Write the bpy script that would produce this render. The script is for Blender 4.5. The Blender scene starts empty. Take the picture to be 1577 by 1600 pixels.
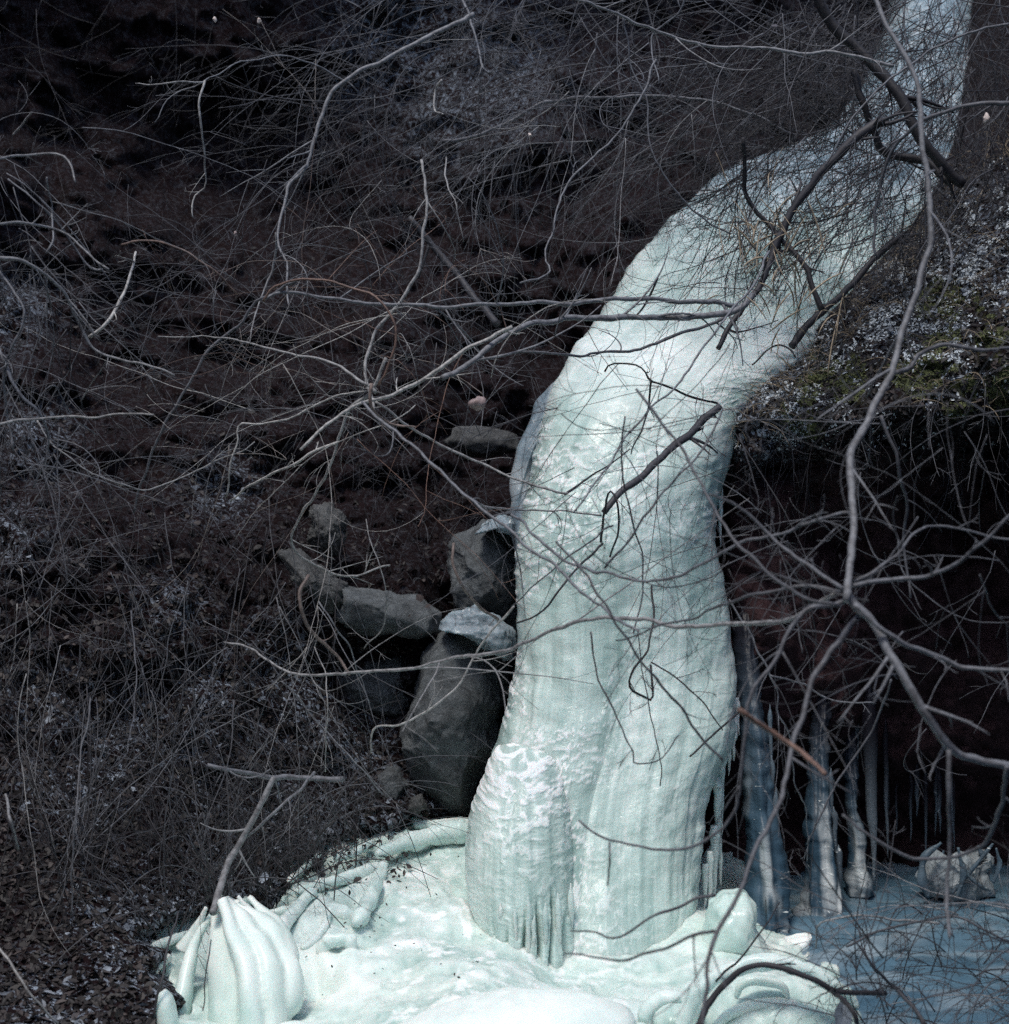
import bpy, math
import numpy as np
from mathutils import Vector

# ------------------------------------------------------------------ camera, sky, sun, exposure
S = bpy.context.scene
F = 2560.0            # focal length in pixels of the 1577 x 1600 frame
CX, CY, EYE = 788.5, 800.0, 1.6
cam_d = bpy.data.cameras.new('camera')
cam = bpy.data.objects.new('camera', cam_d)
S.collection.objects.link(cam)
cam.location = (0, 0, EYE)
cam.rotation_euler = (math.radians(90), 0, 0)
cam_d.sensor_fit = 'VERTICAL'
cam_d.sensor_height = 24.0
cam_d.lens = 24.0 * F / 1600.0
cam_d.clip_start = 0.05
cam_d.clip_end = 600
cam_d.dof.use_dof = True
cam_d.dof.focus_distance = 6.0
cam_d.dof.aperture_fstop = 2.1
S.camera = cam

SUN_EL, SUN_AZ = math.radians(66), math.radians(206)   # azimuth clockwise from +Y: behind the camera, a bit to the left
W = bpy.data.worlds.new("World")
S.world = W
W.use_nodes = True
nt = W.node_tree
nt.nodes.clear()
sky = nt.nodes.new('ShaderNodeTexSky')
sky.sky_type = 'NISHITA'
sky.sun_disc = False
sky.sun_elevation = SUN_EL
sky.sun_rotation = SUN_AZ
sky.air_density = 1.0
sky.dust_density = 2.0
bg = nt.nodes.new('ShaderNodeBackground')
bg.inputs[1].default_value = 0.12
wo = nt.nodes.new('ShaderNodeOutputWorld')
nt.links.new(sky.outputs[0], bg.inputs[0])
nt.links.new(bg.outputs[0], wo.inputs[0])
sl = bpy.data.lights.new('sun', 'SUN')
sl.energy = 1.3
sl.angle = math.radians(14)
sl.color = (1.0, 0.97, 0.90)
so = bpy.data.objects.new('sun', sl)
S.collection.objects.link(so)
sd = Vector((math.sin(SUN_AZ) * math.cos(SUN_EL), math.cos(SUN_AZ) * math.cos(SUN_EL), math.sin(SUN_EL)))
so.rotation_euler = sd.to_track_quat('Z', 'Y').to_euler()
S.view_settings.view_transform = 'Standard'
S.view_settings.look = 'None'
S.view_settings.exposure = 0.82
S.view_settings.gamma = 1.0
S.cycles.use_denoising = False
S.cycles.max_bounces = 6
S.cycles.diffuse_bounces = 3
S.cycles.sample_clamp_indirect = 4.0

# ------------------------------------------------------------------ helpers
rng = np.random.default_rng(11)
COL = S.collection

def P(px, py, Y):
    px = np.asarray(px, float); py = np.asarray(py, float); Y = np.asarray(Y, float)
    return np.stack(np.broadcast_arrays((px - CX) / F * Y, Y, EYE - (py - CY) / F * Y), -1)

def _hash(ix, iy, iz, seed):
    h = (ix * 374761393 + iy * 668265263 + iz * 2147483647 + seed * 974634777) & 0xFFFFFFFF
    h = ((h ^ (h >> 13)) * 1274126177) & 0xFFFFFFFF
    h = ((h ^ (h >> 16)) * 2246822519) & 0xFFFFFFFF
    return ((h ^ (h >> 15)) & 0xFFFFFF) / float(0xFFFFFF)

def noise(x, y, z=0.0, seed=0):
    x, y, z = np.broadcast_arrays(np.asarray(x, float), np.asarray(y, float), np.asarray(z, float))
    ix, iy, iz = np.floor(x).astype(np.int64), np.floor(y).astype(np.int64), np.floor(z).astype(np.int64)
    fx, fy, fz = x - ix, y - iy, z - iz
    fx, fy, fz = (t * t * t * (t * (t * 6 - 15) + 10) for t in (fx, fy, fz))
    r = 0
    for a in (0, 1):
        for b in (0, 1):
            for c in (0, 1):
                r = r + _hash(ix + a, iy + b, iz + c, seed) * (fx if a else 1 - fx) * (fy if b else 1 - fy) * (fz if c else 1 - fz)
    return r * 2 - 1

def fbm(x, y, z=0.0, octaves=4, seed=0, gain=0.5):
    r, a, f = 0, 1.0, 1.0
    for o in range(octaves):
        r = r + a * noise(np.asarray(x) * f, np.asarray(y) * f, np.asarray(z) * f, seed + o * 17)
        a *= gain; f *= 2.03
    return r

def smooth(e0, e1, x):
    t = np.clip((x - e0) / (e1 - e0), 0, 1)
    return t * t * (3 - 2 * t)

def tps(ctrl, smoothing=0.0):
    c = np.array(ctrl, float)
    p, v = c[:, :2] / 1000.0, c[:, 2]
    n = len(p)
    def K(a, b):
        r2 = ((a[:, None, :] - b[None, :, :]) ** 2).sum(-1)
        return 0.5 * r2 * np.log(r2 + 1e-12)
    A = np.zeros((n + 3, n + 3))
    A[:n, :n] = K(p, p) + smoothing * np.eye(n)
    A[:n, n] = 1; A[:n, n + 1:] = p
    A[n, :n] = 1; A[n + 1:, :n] = p.T
    w = np.linalg.solve(A, np.concatenate([v, np.zeros(3)]))
    def f(px, py):
        px = np.asarray(px, float); py = np.asarray(py, float)
        sh = np.broadcast(px, py).shape
        q = np.stack(np.broadcast_arrays(px, py), -1).reshape(-1, 2) / 1000.0
        out = np.empty(len(q))
        for i in range(0, len(q), 20000):
            qq = q[i:i + 20000]
            out[i:i + 20000] = K(qq, p) @ w[:n] + w[n] + qq @ w[n + 1:]
        return out.reshape(sh)
    return f

def mesh_np(name, verts, faces, mat, attrs=None, shade=True, parent=None, uv=None):
    """faces: (n, k) array of equal-size polygons, or list of such arrays"""
    fl = faces if isinstance(faces, list) else [faces]
    fl = [np.asarray(f, np.int32) for f in fl if len(f)]
    me = bpy.data.meshes.new(name)
    verts = np.asarray(verts, np.float32)
    me.vertices.add(len(verts))
    me.vertices.foreach_set('co', verts.ravel())
    loops = np.concatenate([f.ravel() for f in fl])
    sizes = np.concatenate([np.full(len(f), f.shape[1], np.int32) for f in fl])
    starts = np.concatenate([[0], np.cumsum(sizes)[:-1]]).astype(np.int32)
    me.loops.add(len(loops))
    me.loops.foreach_set('vertex_index', loops)
    me.polygons.add(len(sizes))
    me.polygons.foreach_set('loop_start', starts)
    me.polygons.foreach_set('loop_total', sizes)
    me.polygons.foreach_set('use_smooth', np.full(len(sizes), shade, bool))
    for k, a in (attrs or {}).items():
        at = me.attributes.new(k, 'FLOAT', 'POINT')
        at.data.foreach_set('value', np.broadcast_to(np.asarray(a, np.float32).ravel() if np.ndim(a) else np.float32(a), (len(verts),)).astype(np.float32))
    if uv is not None:
        ul = me.uv_layers.new(name='flow')
        ul.data.foreach_set('uv', np.asarray(uv, np.float32).reshape(-1, 2)[loops].ravel())
    me.update(calc_edges=True)
    me.validate()
    me.materials.append(mat)
    o = bpy.data.objects.new(name, me)
    COL.objects.link(o)
    if parent is not None:
        o.parent = parent
    return o

def tag(o, label=None, cat=None, group=None, kind=None):
    if label: o['label'] = label
    if cat: o['category'] = cat
    if group: o['group'] = group
    if kind: o['kind'] = kind
    return o

def empty(name, loc):
    o = bpy.data.objects.new(name, None)
    COL.objects.link(o)
    o.location = loc
    o.empty_display_size = 0.1
    bpy.context.view_layer.update()
    return o

def adopt(o, parent):
    """parent o (built in world coordinates) to an unrotated empty"""
    o.parent = parent
    o.location = -parent.location

def quads(H, Wd, wrap=False, base=0):
    i = np.arange(H - 1)[:, None]; j = np.arange(Wd if wrap else Wd - 1)[None, :]
    j2 = (j + 1) % Wd
    a = i * Wd + j; b = i * Wd + j2; c = (i + 1) * Wd + j2; d = (i + 1) * Wd + j
    return np.stack([a, b, c, d], -1).reshape(-1, 4) + base

# tubes: C (B, N, 3), R (B, N)
def tubes(C, R, sides=5):
    C = np.asarray(C, float); R = np.asarray(R, float)
    if C.ndim == 2: C = C[None]; R = R[None]
    B, N, _ = C.shape
    T = np.gradient(C, axis=1)
    T /= np.linalg.norm(T, axis=-1, keepdims=True) + 1e-9
    mean = T.mean(1); ref = np.zeros_like(mean)
    k = np.abs(mean).argmin(1); ref[np.arange(B), k] = 1
    U = np.cross(T, ref[:, None, :]); U /= np.linalg.norm(U, axis=-1, keepdims=True) + 1e-9
    V = np.cross(T, U)
    a = np.arange(sides) / sides * 2 * np.pi
    ring = U[:, :, None, :] * np.cos(a)[:, None] + V[:, :, None, :] * np.sin(a)[:, None]
    verts = (C[:, :, None, :] + ring * R[:, :, None, None])
    q = quads(N, sides, True)
    faces = (q[None] + (np.arange(B) * N * sides)[:, None, None]).reshape(-1, 4)
    capa = (np.arange(sides)[::-1])[None] + (np.arange(B) * N * sides)[:, None]
    capb = (np.arange(sides) + (N - 1) * sides)[None] + (np.arange(B) * N * sides)[:, None]
    return verts.reshape(-1, 3), [faces, capa, capb]

def catmull(pts, n):
    p = np.asarray(pts, float)
    p = np.concatenate([[2 * p[0] - p[1]], p, [2 * p[-1] - p[-2]]])
    seg = len(p) - 3
    L = np.linalg.norm(np.diff(p[1:-1], axis=0), axis=1); cum = np.concatenate([[0], np.cumsum(L)])
    s = np.linspace(0, cum[-1], n)
    i = np.clip(np.searchsorted(cum, s, 'right') - 1, 0, seg - 1)
    t = ((s - cum[i]) / (L[i] + 1e-9))[:, None]
    a, b, c, d = p[i], p[i + 1], p[i + 2], p[i + 3]
    return 0.5 * (2 * b + (c - a) * t + (2 * a - 5 * b + 4 * c - d) * t ** 2 + (3 * b - a - 3 * c + d) * t ** 3)

def loft(rows, bulge, back, M=96, N=120, sq=0.7, disp=None, yfix=0.0):
    """closed body between a left and a right outline; rows: (Lx, Ly, Rx, Ry, Y) from top to bottom, each edge point at its own depth Y"""
    r = np.array(rows, float)
    L = catmull(P(r[:, 0], r[:, 1], r[:, 4] + yfix), N); Rr = catmull(P(r[:, 2], r[:, 3], r[:, 4] + yfix), N)
    bl = np.interp(np.linspace(0, 1, N), np.linspace(0, 1, len(np.atleast_1d(bulge))), np.atleast_1d(bulge)) if np.ndim(bulge) else np.full(N, bulge)
    mf = int(M * 0.75); a = np.concatenate([np.linspace(0, np.pi, mf, endpoint=False), np.linspace(np.pi, 2 * np.pi, M - mf, endpoint=False)])
    s = (1 - np.cos(a)) / 2
    sy = np.where(np.sin(a) >= 0, np.abs(np.sin(a)) ** sq, 0.0)
    syb = np.where(np.sin(a) < 0, np.abs(np.sin(a)) ** 0.8, 0.0)
    V = L[:, None, :] * (1 - s)[None, :, None] + Rr[:, None, :] * s[None, :, None]
    V[:, :, 1] += -bl[:, None] * sy[None] + back * syb[None]
    lat = Rr - L; wid = np.linalg.norm(lat, axis=1); lat = lat / (wid[:, None] + 1e-9)
    flow = np.concatenate([[0], np.cumsum(np.linalg.norm(np.diff((L + Rr) / 2, axis=0), axis=1))])
    um = (s[None, :] - 0.5) * wid[:, None] + sy[None] * 0; vm = np.repeat(flow[:, None], M, 1)
    ang = np.repeat(a[None], N, 0)
    if disp is not None:
        d, frost = disp(um, vm, ang, V)
        V += lat[:, None, :] * (-np.cos(ang) * d)[:, :, None]
        V[:, :, 1] += -np.sin(ang) * d
    else:
        frost = np.zeros((N, M))
    faces = quads(N, M, True)
    top = np.arange(M)[None, ::-1]; bot = (np.arange(M) + (N - 1) * M)[None]
    uv = np.stack([um, vm], -1)
    return V.reshape(-1, 3), [faces[:, ::-1], top[:, ::-1], bot[:, ::-1]], frost.ravel(), uv.reshape(-1, 2)

def star_solid(name, outline, Y, thick, mat, label=None, cat=None, namp=0.03, nscale=5, seed=0, sub=5, pw=0.85, frost=0.0, facet=0.0, parent=None, tilt=0.0):
    """solid whose outline is a star-shaped polygon and which has its own depth"""
    import bmesh
    bm = bmesh.new(); bmesh.ops.create_icosphere(bm, subdivisions=sub, radius=1.0)
    d = np.array([v.co[:] for v in bm.verts]); fc = np.array([[v.index for v in fa.verts] for fa in bm.faces]); bm.free()
    if facet:
        gg = np.random.default_rng(seed)
        for _ in range(26):
            nn = gg.normal(0, 1, 3); nn[1] = -abs(nn[1]) - 0.35; nn /= np.linalg.norm(nn); h = gg.uniform(0.72, 0.95)
            d = d - np.maximum(d @ nn - h, 0)[:, None] * nn
    ol = np.array(outline, float); c = (ol.max(0) + ol.min(0)) / 2 if facet else ol.mean(0)
    n = len(ol); dense = []
    for i in range(n):
        for k in range(24): dense.append(ol[i] + (ol[(i + 1) % n] - ol[i]) * k / 24)
    dense = np.array(dense) - c
    th = np.arctan2(-dense[:, 1], dense[:, 0]); rr = np.hypot(dense[:, 0], dense[:, 1]); o_ = np.argsort(th)
    tt = np.arctan2(d[:, 2], d[:, 0]); r = np.interp(tt, th[o_], rr[o_], period=2 * np.pi)
    rho = np.hypot(d[:, 0], d[:, 2]) ** pw
    px = c[0] + r * rho * np.cos(tt); py = c[1] - r * rho * np.sin(tt)
    y = Y + np.sign(d[:, 1]) * np.abs(d[:, 1]) ** 0.85 * thick
    X = (px - CX) / F * Y; Z = EYE - (py - CY) / F * Y
    V = np.stack([X, y + tilt * (Z - Z.mean()), Z], -1)
    dn = fbm(V[:, 0] * nscale, V[:, 1] * nscale, V[:, 2] * nscale, 6 if facet else 4, seed, 0.6 if facet else 0.5)
    if facet:
        dn = dn + facet * np.round(3 * noise(V[:, 0] * nscale * .6, V[:, 1] * nscale * .6, V[:, 2] * nscale * .6, seed + 5)) / 3
    V += d * (dn * namp)[:, None]
    o = mesh_np(name, V, fc, mat, {'frost': frost}, uv=V[:, [0, 2]])
    if label: tag(o, label, cat)
    if parent is not None: adopt(o, parent)
    return o

# ------------------------------------------------------------------ materials
def mat_new(name):
    m = bpy.data.materials.new(name); m.use_nodes = True
    n = m.node_tree; n.nodes.clear()
    b = n.nodes.new('ShaderNodeBsdfPrincipled'); o = n.nodes.new('ShaderNodeOutputMaterial')
    n.links.new(b.outputs[0], o.inputs[0])
    return m, n, b

def nz(n, scale, detail=4, rough=0.55, vec=None, dist=0.0):
    t = n.nodes.new('ShaderNodeTexNoise'); t.inputs['Scale'].default_value = scale
    t.inputs['Detail'].default_value = detail; t.inputs['Roughness'].default_value = rough
    t.inputs['Distortion'].default_value = dist
    if vec is not None: n.links.new(vec, t.inputs['Vector'])
    return t.outputs[0]

def ramp(n, src, stops):
    r = n.nodes.new('ShaderNodeValToRGB'); e = r.color_ramp.elements
    while len(e) > 1: e.remove(e[-1])
    e[0].position = stops[0][0]; e[0].color = (*stops[0][1], 1)
    for p, c in stops[1:]:
        x = e.new(p); x.color = (*c, 1)
    n.links.new(src, r.inputs[0]); return r.outputs[0]

def fr(n, src, a, b, c=0.0, d=1.0):
    m = n.nodes.new('ShaderNodeMapRange'); m.inputs[1].default_value = a; m.inputs[2].default_value = b
    m.inputs[3].default_value = c; m.inputs[4].default_value = d; m.interpolation_type = 'SMOOTHSTEP'
    n.links.new(src, m.inputs[0]); return m.outputs[0]

def mix(n, fac, a, b):
    m = n.nodes.new('ShaderNodeMix'); m.data_type = 'RGBA'
    for i, v in ((0, fac), (6, a), (7, b)):
        if isinstance(v, (int, float)): m.inputs[i].default_value = v
        elif isinstance(v, tuple): m.inputs[i].default_value = (*v, 1)
        else: n.links.new(v, m.inputs[i])
    return m.outputs[2]

def mth(n, op, a, b=0.5):
    m = n.nodes.new('ShaderNodeMath'); m.operation = op
    for i, v in ((0, a), (1, b)):
        if isinstance(v, (int, float)): m.inputs[i].default_value = v
        else: n.links.new(v, m.inputs[i])
    return m.outputs[0]

def attr(n, name):
    a = n.nodes.new('ShaderNodeAttribute'); a.attribute_name = name; return a.outputs['Fac']

def bump(n, b, h, strength=0.5, dist=0.01, prev=None):
    k = n.nodes.new('ShaderNodeBump'); k.inputs['Strength'].default_value = strength; k.inputs['Distance'].default_value = dist
    n.links.new(h, k.inputs['Height'])
    if prev is not None: n.links.new(prev, k.inputs['Normal'])
    n.links.new(k.outputs[0], b.inputs['Normal']); return k.outputs[0]

def mapping(n, src, sc):
    m = n.nodes.new('ShaderNodeMapping'); m.inputs['Scale'].default_value = sc
    n.links.new(src, m.inputs['Vector']); return m.outputs[0]

def objco(n):
    t = n.nodes.new('ShaderNodeTexCoord'); return t.outputs['Object']

def geo(n):
    return n.nodes.new('ShaderNodeNewGeometry')

def m_ice(name, deep, body, frost, sss=0.4, rough=0.14, streak=(9, 1.2, 1), bumps=0.5, uv=True, spots=True):
    m, n, b = mat_new(name)
    if uv:
        t = n.nodes.new('ShaderNodeUVMap'); t.uv_map = 'flow'; co = t.outputs[0]
    else:
        co = objco(n)
    oc = objco(n)
    s1 = nz(n, 1.0, 4, 0.55, mapping(n, co, (streak[0] * 0.6, streak[1] * 0.7, streak[2])), 1.0)
    s2 = nz(n, 1.0, 4, 0.6, mapping(n, co, (streak[0] * 4.5, streak[1] * 2, streak[2] * 3)), 0.3)
    s3 = nz(n, 1.0, 3, 0.5, mapping(n, co, (30, 42, 36)), 1.2)
    big = nz(n, 1.3, 4, 0.6, oc)
    f = mth(n, 'ADD', mth(n, 'MULTIPLY', s1, 0.62), mth(n, 'MULTIPLY', s2, 0.38))
    c = ramp(n, f, [(0.34, deep), (0.55, body), (0.72, frost)])
    c = mix(n, fr(n, big, 0.5, 0.7, 0, 0.6), c, frost)
    af = attr(n, 'frost')
    c = mix(n, attr(n, 'clear'), c, ramp(n, f, [(0.34, (0.13, 0.19, 0.24)), (0.6, (0.30, 0.38, 0.44))]))  # painted shade: mixes the upper fall towards dark blue-grey
    c = mix(n, af, c, (0.86, 0.90, 0.89))
    if spots:
        fl = fr(n, s3, 0.66, 0.74, 0, 0.7)
        c = mix(n, fl, c, (0.85, 0.90, 0.88))
    if name == 'clear cave ice': c = mix(n, attr(n, 'tip'), c, (0.016, 0.014, 0.02))  # painted shade: cave ice darkens upward into the dark hollow
    n.links.new(c, b.inputs['Base Color'])
    rg = mth(n, 'ADD', mth(n, 'MULTIPLY', af, 0.45), fr(n, s2, 0.3, 0.7, rough, rough + 0.2))
    n.links.new(rg, b.inputs['Roughness'])
    b.inputs['IOR'].default_value = 1.31
    b.inputs['Subsurface Weight'].default_value = sss
    b.inputs['Subsurface Radius'].default_value = (0.5, 0.9, 1.0)
    b.inputs['Subsurface Scale'].default_value = 0.05
    k = bump(n, b, s2, bumps * 0.45, 0.004)
    bump(n, b, s3, bumps, 0.005, k)
    return m

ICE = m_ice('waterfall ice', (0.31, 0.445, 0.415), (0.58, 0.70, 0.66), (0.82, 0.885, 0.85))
ICE_MOUND = m_ice('mound ice', (0.33, 0.49, 0.455), (0.63, 0.745, 0.70), (0.81, 0.87, 0.82), streak=(5, 5, 5), uv=False, bumps=0.35, rough=0.18)
ICE_SMOOTH = m_ice('smooth ice', (0.45, 0.61, 0.565), (0.67, 0.78, 0.735), (0.82, 0.88, 0.84), streak=(4, 4, 2), uv=False, bumps=0.12, rough=0.12, spots=False)
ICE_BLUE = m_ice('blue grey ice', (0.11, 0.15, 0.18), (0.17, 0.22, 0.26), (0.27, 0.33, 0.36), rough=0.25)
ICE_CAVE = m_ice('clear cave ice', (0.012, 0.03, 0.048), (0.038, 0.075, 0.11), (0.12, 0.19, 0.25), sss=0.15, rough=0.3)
ICE_POOL = m_ice('clear pool ice', (0.05, 0.10, 0.145), (0.085, 0.155, 0.21), (0.14, 0.22, 0.28), sss=0.1, rough=0.12, streak=(2.2, 6, 4), uv=False, bumps=0.3, spots=False)

def m_ground():
    m, n, b = mat_new('soil, leaf mould and frost')
    oc = objco(n); g = geo(n)
    a = nz(n, 3.0, 8, 0.65, oc); c2 = nz(n, 26, 6, 0.7, oc, 0.5)
    col = ramp(n, c2, [(0.3, (0.0085, 0.0040, 0.0046)), (0.5, (0.011, 0.0054, 0.0064)), (0.68, (0.018, 0.0110, 0.0135)), (0.8, (0.05, 0.040, 0.042))])
    col = mix(n, fr(n, a, 0.45, 0.62), col, ramp(n, c2, [(0.3, (0.0095, 0.005, 0.0053)), (0.7, (0.013, 0.0072, 0.008))]))
    sn = mth(n, 'MULTIPLY', attr(n, 'snow'), fr(n, nz(n, 34, 5, 0.75, oc, 1.0), 0.5, 0.6))
    col = mix(n, sn, col, (0.30, 0.35, 0.42))
    mo = mth(n, 'MULTIPLY', attr(n, 'moss'), fr(n, nz(n, 16, 5, 0.7, oc), 0.45, 0.58))
    col = mix(n, mo, col, ramp(n, c2, [(0.3, (0.022, 0.027, 0.009)), (0.7, (0.075, 0.085, 0.03))]))
    col = mix(n, attr(n, 'shade_lift'), col, ramp(n, c2, [(0.3, (0.045, 0.024, 0.026)), (0.7, (0.085, 0.050, 0.054))]))  # lighter warm tone painted into the hollow to lift its shade
    n.links.new(col, b.inputs['Base Color'])
    b.inputs['Roughness'].default_value = 0.95
    b.inputs['Specular IOR Level'].default_value = 0.1
    k = bump(n, b, c2, 0.9, 0.03)
    bump(n, b, nz(n, 90, 4, 0.7, oc), 0.7, 0.008, k)
    return m
GROUND = m_ground()

def m_rock(name, dark, light, lichen=(0.16, 0.17, 0.18)):
    m, n, b = mat_new(name)
    oc = objco(n)
    a = nz(n, 7, 10, 0.75, oc, 0.6); s = nz(n, 95, 5, 0.75, oc)
    c = ramp(n, a, [(0.32, dark), (0.52, tuple((x + y) / 2 for x, y in zip(dark, light))), (0.66, light)])
    c = mix(n, fr(n, s, 0.56, 0.68, 0, 0.5), c, lichen)
    c = mix(n, fr(n, nz(n, 14, 6, 0.7, oc), 0.55, 0.62, 0, 0.45), c, dark)
    n.links.new(c, b.inputs['Base Color']); b.inputs['Roughness'].default_value = 0.8
    k = bump(n, b, a, 0.8, 0.04)
    bump(n, b, s, 0.7, 0.006, k)
    return m
ROCK = m_rock('dark boulder', (0.030, 0.034, 0.037), (0.17, 0.19, 0.20), (0.30, 0.32, 0.33))
ROCK2 = m_rock('lichen rock', (0.025, 0.026, 0.027), (0.13, 0.135, 0.135), (0.26, 0.265, 0.25))

def m_bark():
    m, n, b = mat_new('bark')
    oc = objco(n)
    s = nz(n, 45, 4, 0.7, oc)
    base = ramp(n, attr(n, 'tint'), [(0.0, (0.008, 0.006, 0.006)), (0.25, (0.030, 0.030, 0.037)), (0.5, (0.155, 0.162, 0.180)), (0.72, (0.42, 0.41, 0.39)), (0.86, (0.15, 0.105, 0.09)), (1.0, (0.22, 0.12, 0.085))])
    c = mix(n, fr(n, s, 0.42, 0.62, 0, 0.55), base, (0.035, 0.03, 0.03))
    n.links.new(c, b.inputs['Base Color']); b.inputs['Roughness'].default_value = 0.6
    b.inputs['Specular IOR Level'].default_value = 0.35
    bump(n, b, s, 0.5, 0.003)
    return m
BARK = m_bark()

def m_leaf():
    m, n, b = mat_new('dead leaves')
    c = ramp(n, attr(n, 'tint'), [(0.0, (0.004, 0.003, 0.003)), (0.5, (0.016, 0.011, 0.011)), (0.80, (0.055, 0.040, 0.037)), (0.88, (0.10, 0.11, 0.13)), (1.0, (0.34, 0.39, 0.45))])
    n.links.new(mix(n, fr(n, nz(n, 120, 3, 0.6, objco(n)), 0.45, 0.65, 0, 0.4), c, (0.02, 0.016, 0.016)), b.inputs['Base Color'])
    b.inputs['Roughness'].default_value = 0.65
    return m
LEAF = m_leaf()

def m_plain(name, c1, c2, scale=60, rough=0.7):
    m, n, b = mat_new(name)
    n.links.new(ramp(n, nz(n, scale, 4, 0.6, objco(n)), [(0.35, c1), (0.65, c2)]), b.inputs['Base Color'])
    b.inputs['Roughness'].default_value = rough
    return m
GRASS = m_plain('dry grass', (0.16, 0.12, 0.08), (0.38, 0.31, 0.22))
MOSS = m_plain('moss', (0.030, 0.037, 0.012), (0.115, 0.13, 0.05), 30, 0.9)
SEED = m_plain('pale seed fluff', (0.42, 0.34, 0.30), (0.62, 0.54, 0.50), 90)
BUD = m_plain('pinkish bud scales', (0.16, 0.115, 0.11), (0.33, 0.26, 0.25), 80)
SNOW = m_plain('snow crust', (0.42, 0.47, 0.50), (0.60, 0.65, 0.68), 40, 0.7)

# ------------------------------------------------------------------ terrain
LC = [(-900,1900,3.5),(-200,1900,3.55),(400,1900,3.6),(900,1900,3.7),
      (-700,1600,4.3),(0,1600,4.72),(200,1600,4.85),(400,1600,5.1),(700,1600,5.3),(1000,1600,5.4),
      (0,1450,5.25),(200,1450,5.42),(300,1400,5.8),(450,1400,6.15),(600,1400,6.4),(800,1400,6.9),(1100,1400,7.2),
      (-700,1300,4.7),(0,1300,5.6),(300,1300,6.1),(500,1300,6.5),(620,1290,6.7),(720,1290,7.0),(900,1250,7.4),
      (0,1100,6.05),(300,1100,6.55),(500,1100,6.95),(620,1100,7.25),(720,1100,7.45),(900,1050,7.8),
      (-700,900,5.2),(0,900,6.6),(300,900,7.1),(500,900,7.3),(650,900,7.35),(720,900,7.6),(850,880,8.0),
      (-700,600,5.9),(0,700,7.3),(300,700,7.9),(550,760,7.8),(650,700,8.3),(800,700,8.6),(1000,700,8.8),
      (0,500,8.1),(300,500,9.0),(600,500,9.4),(900,500,9.3),
      (-700,200,6.6),(0,250,8.8),(400,250,9.9),(800,250,9.8),(1150,250,10.4),(1300,300,11.4),
      (0,-50,9.3),(400,-50,10.3),(800,-50,10.4),(1200,-50,12.2),(1577,-50,14.6),(1500,200,13.2),
      (-700,-500,7.2),(0,-500,9.0),(800,-500,9.8),(1500,-500,13.0),(2200,-500,14.5)]
ltps = tps(LC, 1e-4)

def inpoly(px, py, poly):
    px = np.asarray(px); py = np.asarray(py); c = np.zeros(np.broadcast(px, py).shape, bool)
    n = len(poly); j = n - 1
    for i in range(n):
        xi, yi = poly[i]; xj, yj = poly[j]
        c ^= ((yi > py) != (yj > py)) & (px < (xj - xi) * (py - yi) / (yj - yi + 1e-9) + xi)
        j = i
    return c
def polydist(px, py, poly):
    """signed distance, positive inside"""
    d = np.full(np.broadcast(px, py).shape, 1e9)
    n = len(poly)
    for i in range(n):
        ax, ay = poly[i]; bx, by = poly[(i + 1) % n]
        ux, uy = bx - ax, by - ay
        t = np.clip(((px - ax) * ux + (py - ay) * uy) / (ux * ux + uy * uy), 0, 1)
        d = np.minimum(d, np.hypot(px - ax - t * ux, py - ay - t * uy))
    return np.where(inpoly(px, py, poly), d, -d)

ICEPOLY = [(195,2100),(215,1700),(240,1610),(285,1560),(235,1520),(262,1490),(215,1465),(262,1435),(320,1425),(350,1405),(425,1425),(455,1375),(450,1345),(485,1338),(520,1308),(560,1318),(548,1290),(610,1302),(640,1275),(735,1285),(1150,1330),(1200,1420),(1215,1460),(1300,1505),(1345,1540),(1330,1640),(1250,2100)]

BLOB_SNOW = [(170,1140,110),(330,1080,60),(450,1100,90),(560,1165,60),(110,1240,90),(300,1180,70),(60,1090,60),(430,1010,60),(80,1580,90),(190,1500,60),(330,1270,60),(420,1250,60),(20,480,70),(60,690,60),(20,840,60),(350,760,60),(640,60,120),(760,110,120),(560,110,60),(690,190,80),(500,1290,60),(150,1420,70),(330,1350,60),(210,1385,60),(270,950,60)]
def blobs(px, py, L):
    r = 0
    for x, y, s in L:
        r = np.maximum(r, np.exp(-((px - x) ** 2 + (py - y) ** 2) / (2 * (s * 0.6) ** 2)))
    return r

def depth_left(px, py):
    return ltps(px, py)

def build_terrain(name, x0, x1, y0, y1, step, dfun, extra, seed, attrs_fun, amp):
    xs = np.arange(x0, x1 + 1, step); ys = np.arange(y0, y1 + 1, step)
    X, Yp = np.meshgrid(xs, ys)
    D = dfun(X, Yp)
    W0 = P(X, Yp, D)
    n = fbm(W0[..., 0] * 1.3, W0[..., 1] * 1.3, W0[..., 2] * 1.3, 6, seed, 0.55)
    n2 = np.abs(fbm(W0[..., 0] * 5, W0[..., 1] * 5, W0[..., 2] * 5, 4, seed + 50, 0.6))
    D = D + amp(X, Yp) * (n * 0.30 - n2 * 0.10)
    D = D + extra(X, Yp)
    V = P(X, Yp, D)
    sn, mo = attrs_fun(X, Yp)
    o = mesh_np(name, V.reshape(-1, 3), quads(len(ys), len(xs)), GROUND, {'snow': sn, 'moss': mo, 'shade_lift': (smooth(660, 800, Yp) if seed == 9 else X * 0) * (0.75 + 0.25 * noise(X / 60, Yp / 60, 0, 4))})  # hollow below the bank lip lightened by colour, standing in for light
    return o, V, X, Yp

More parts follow.
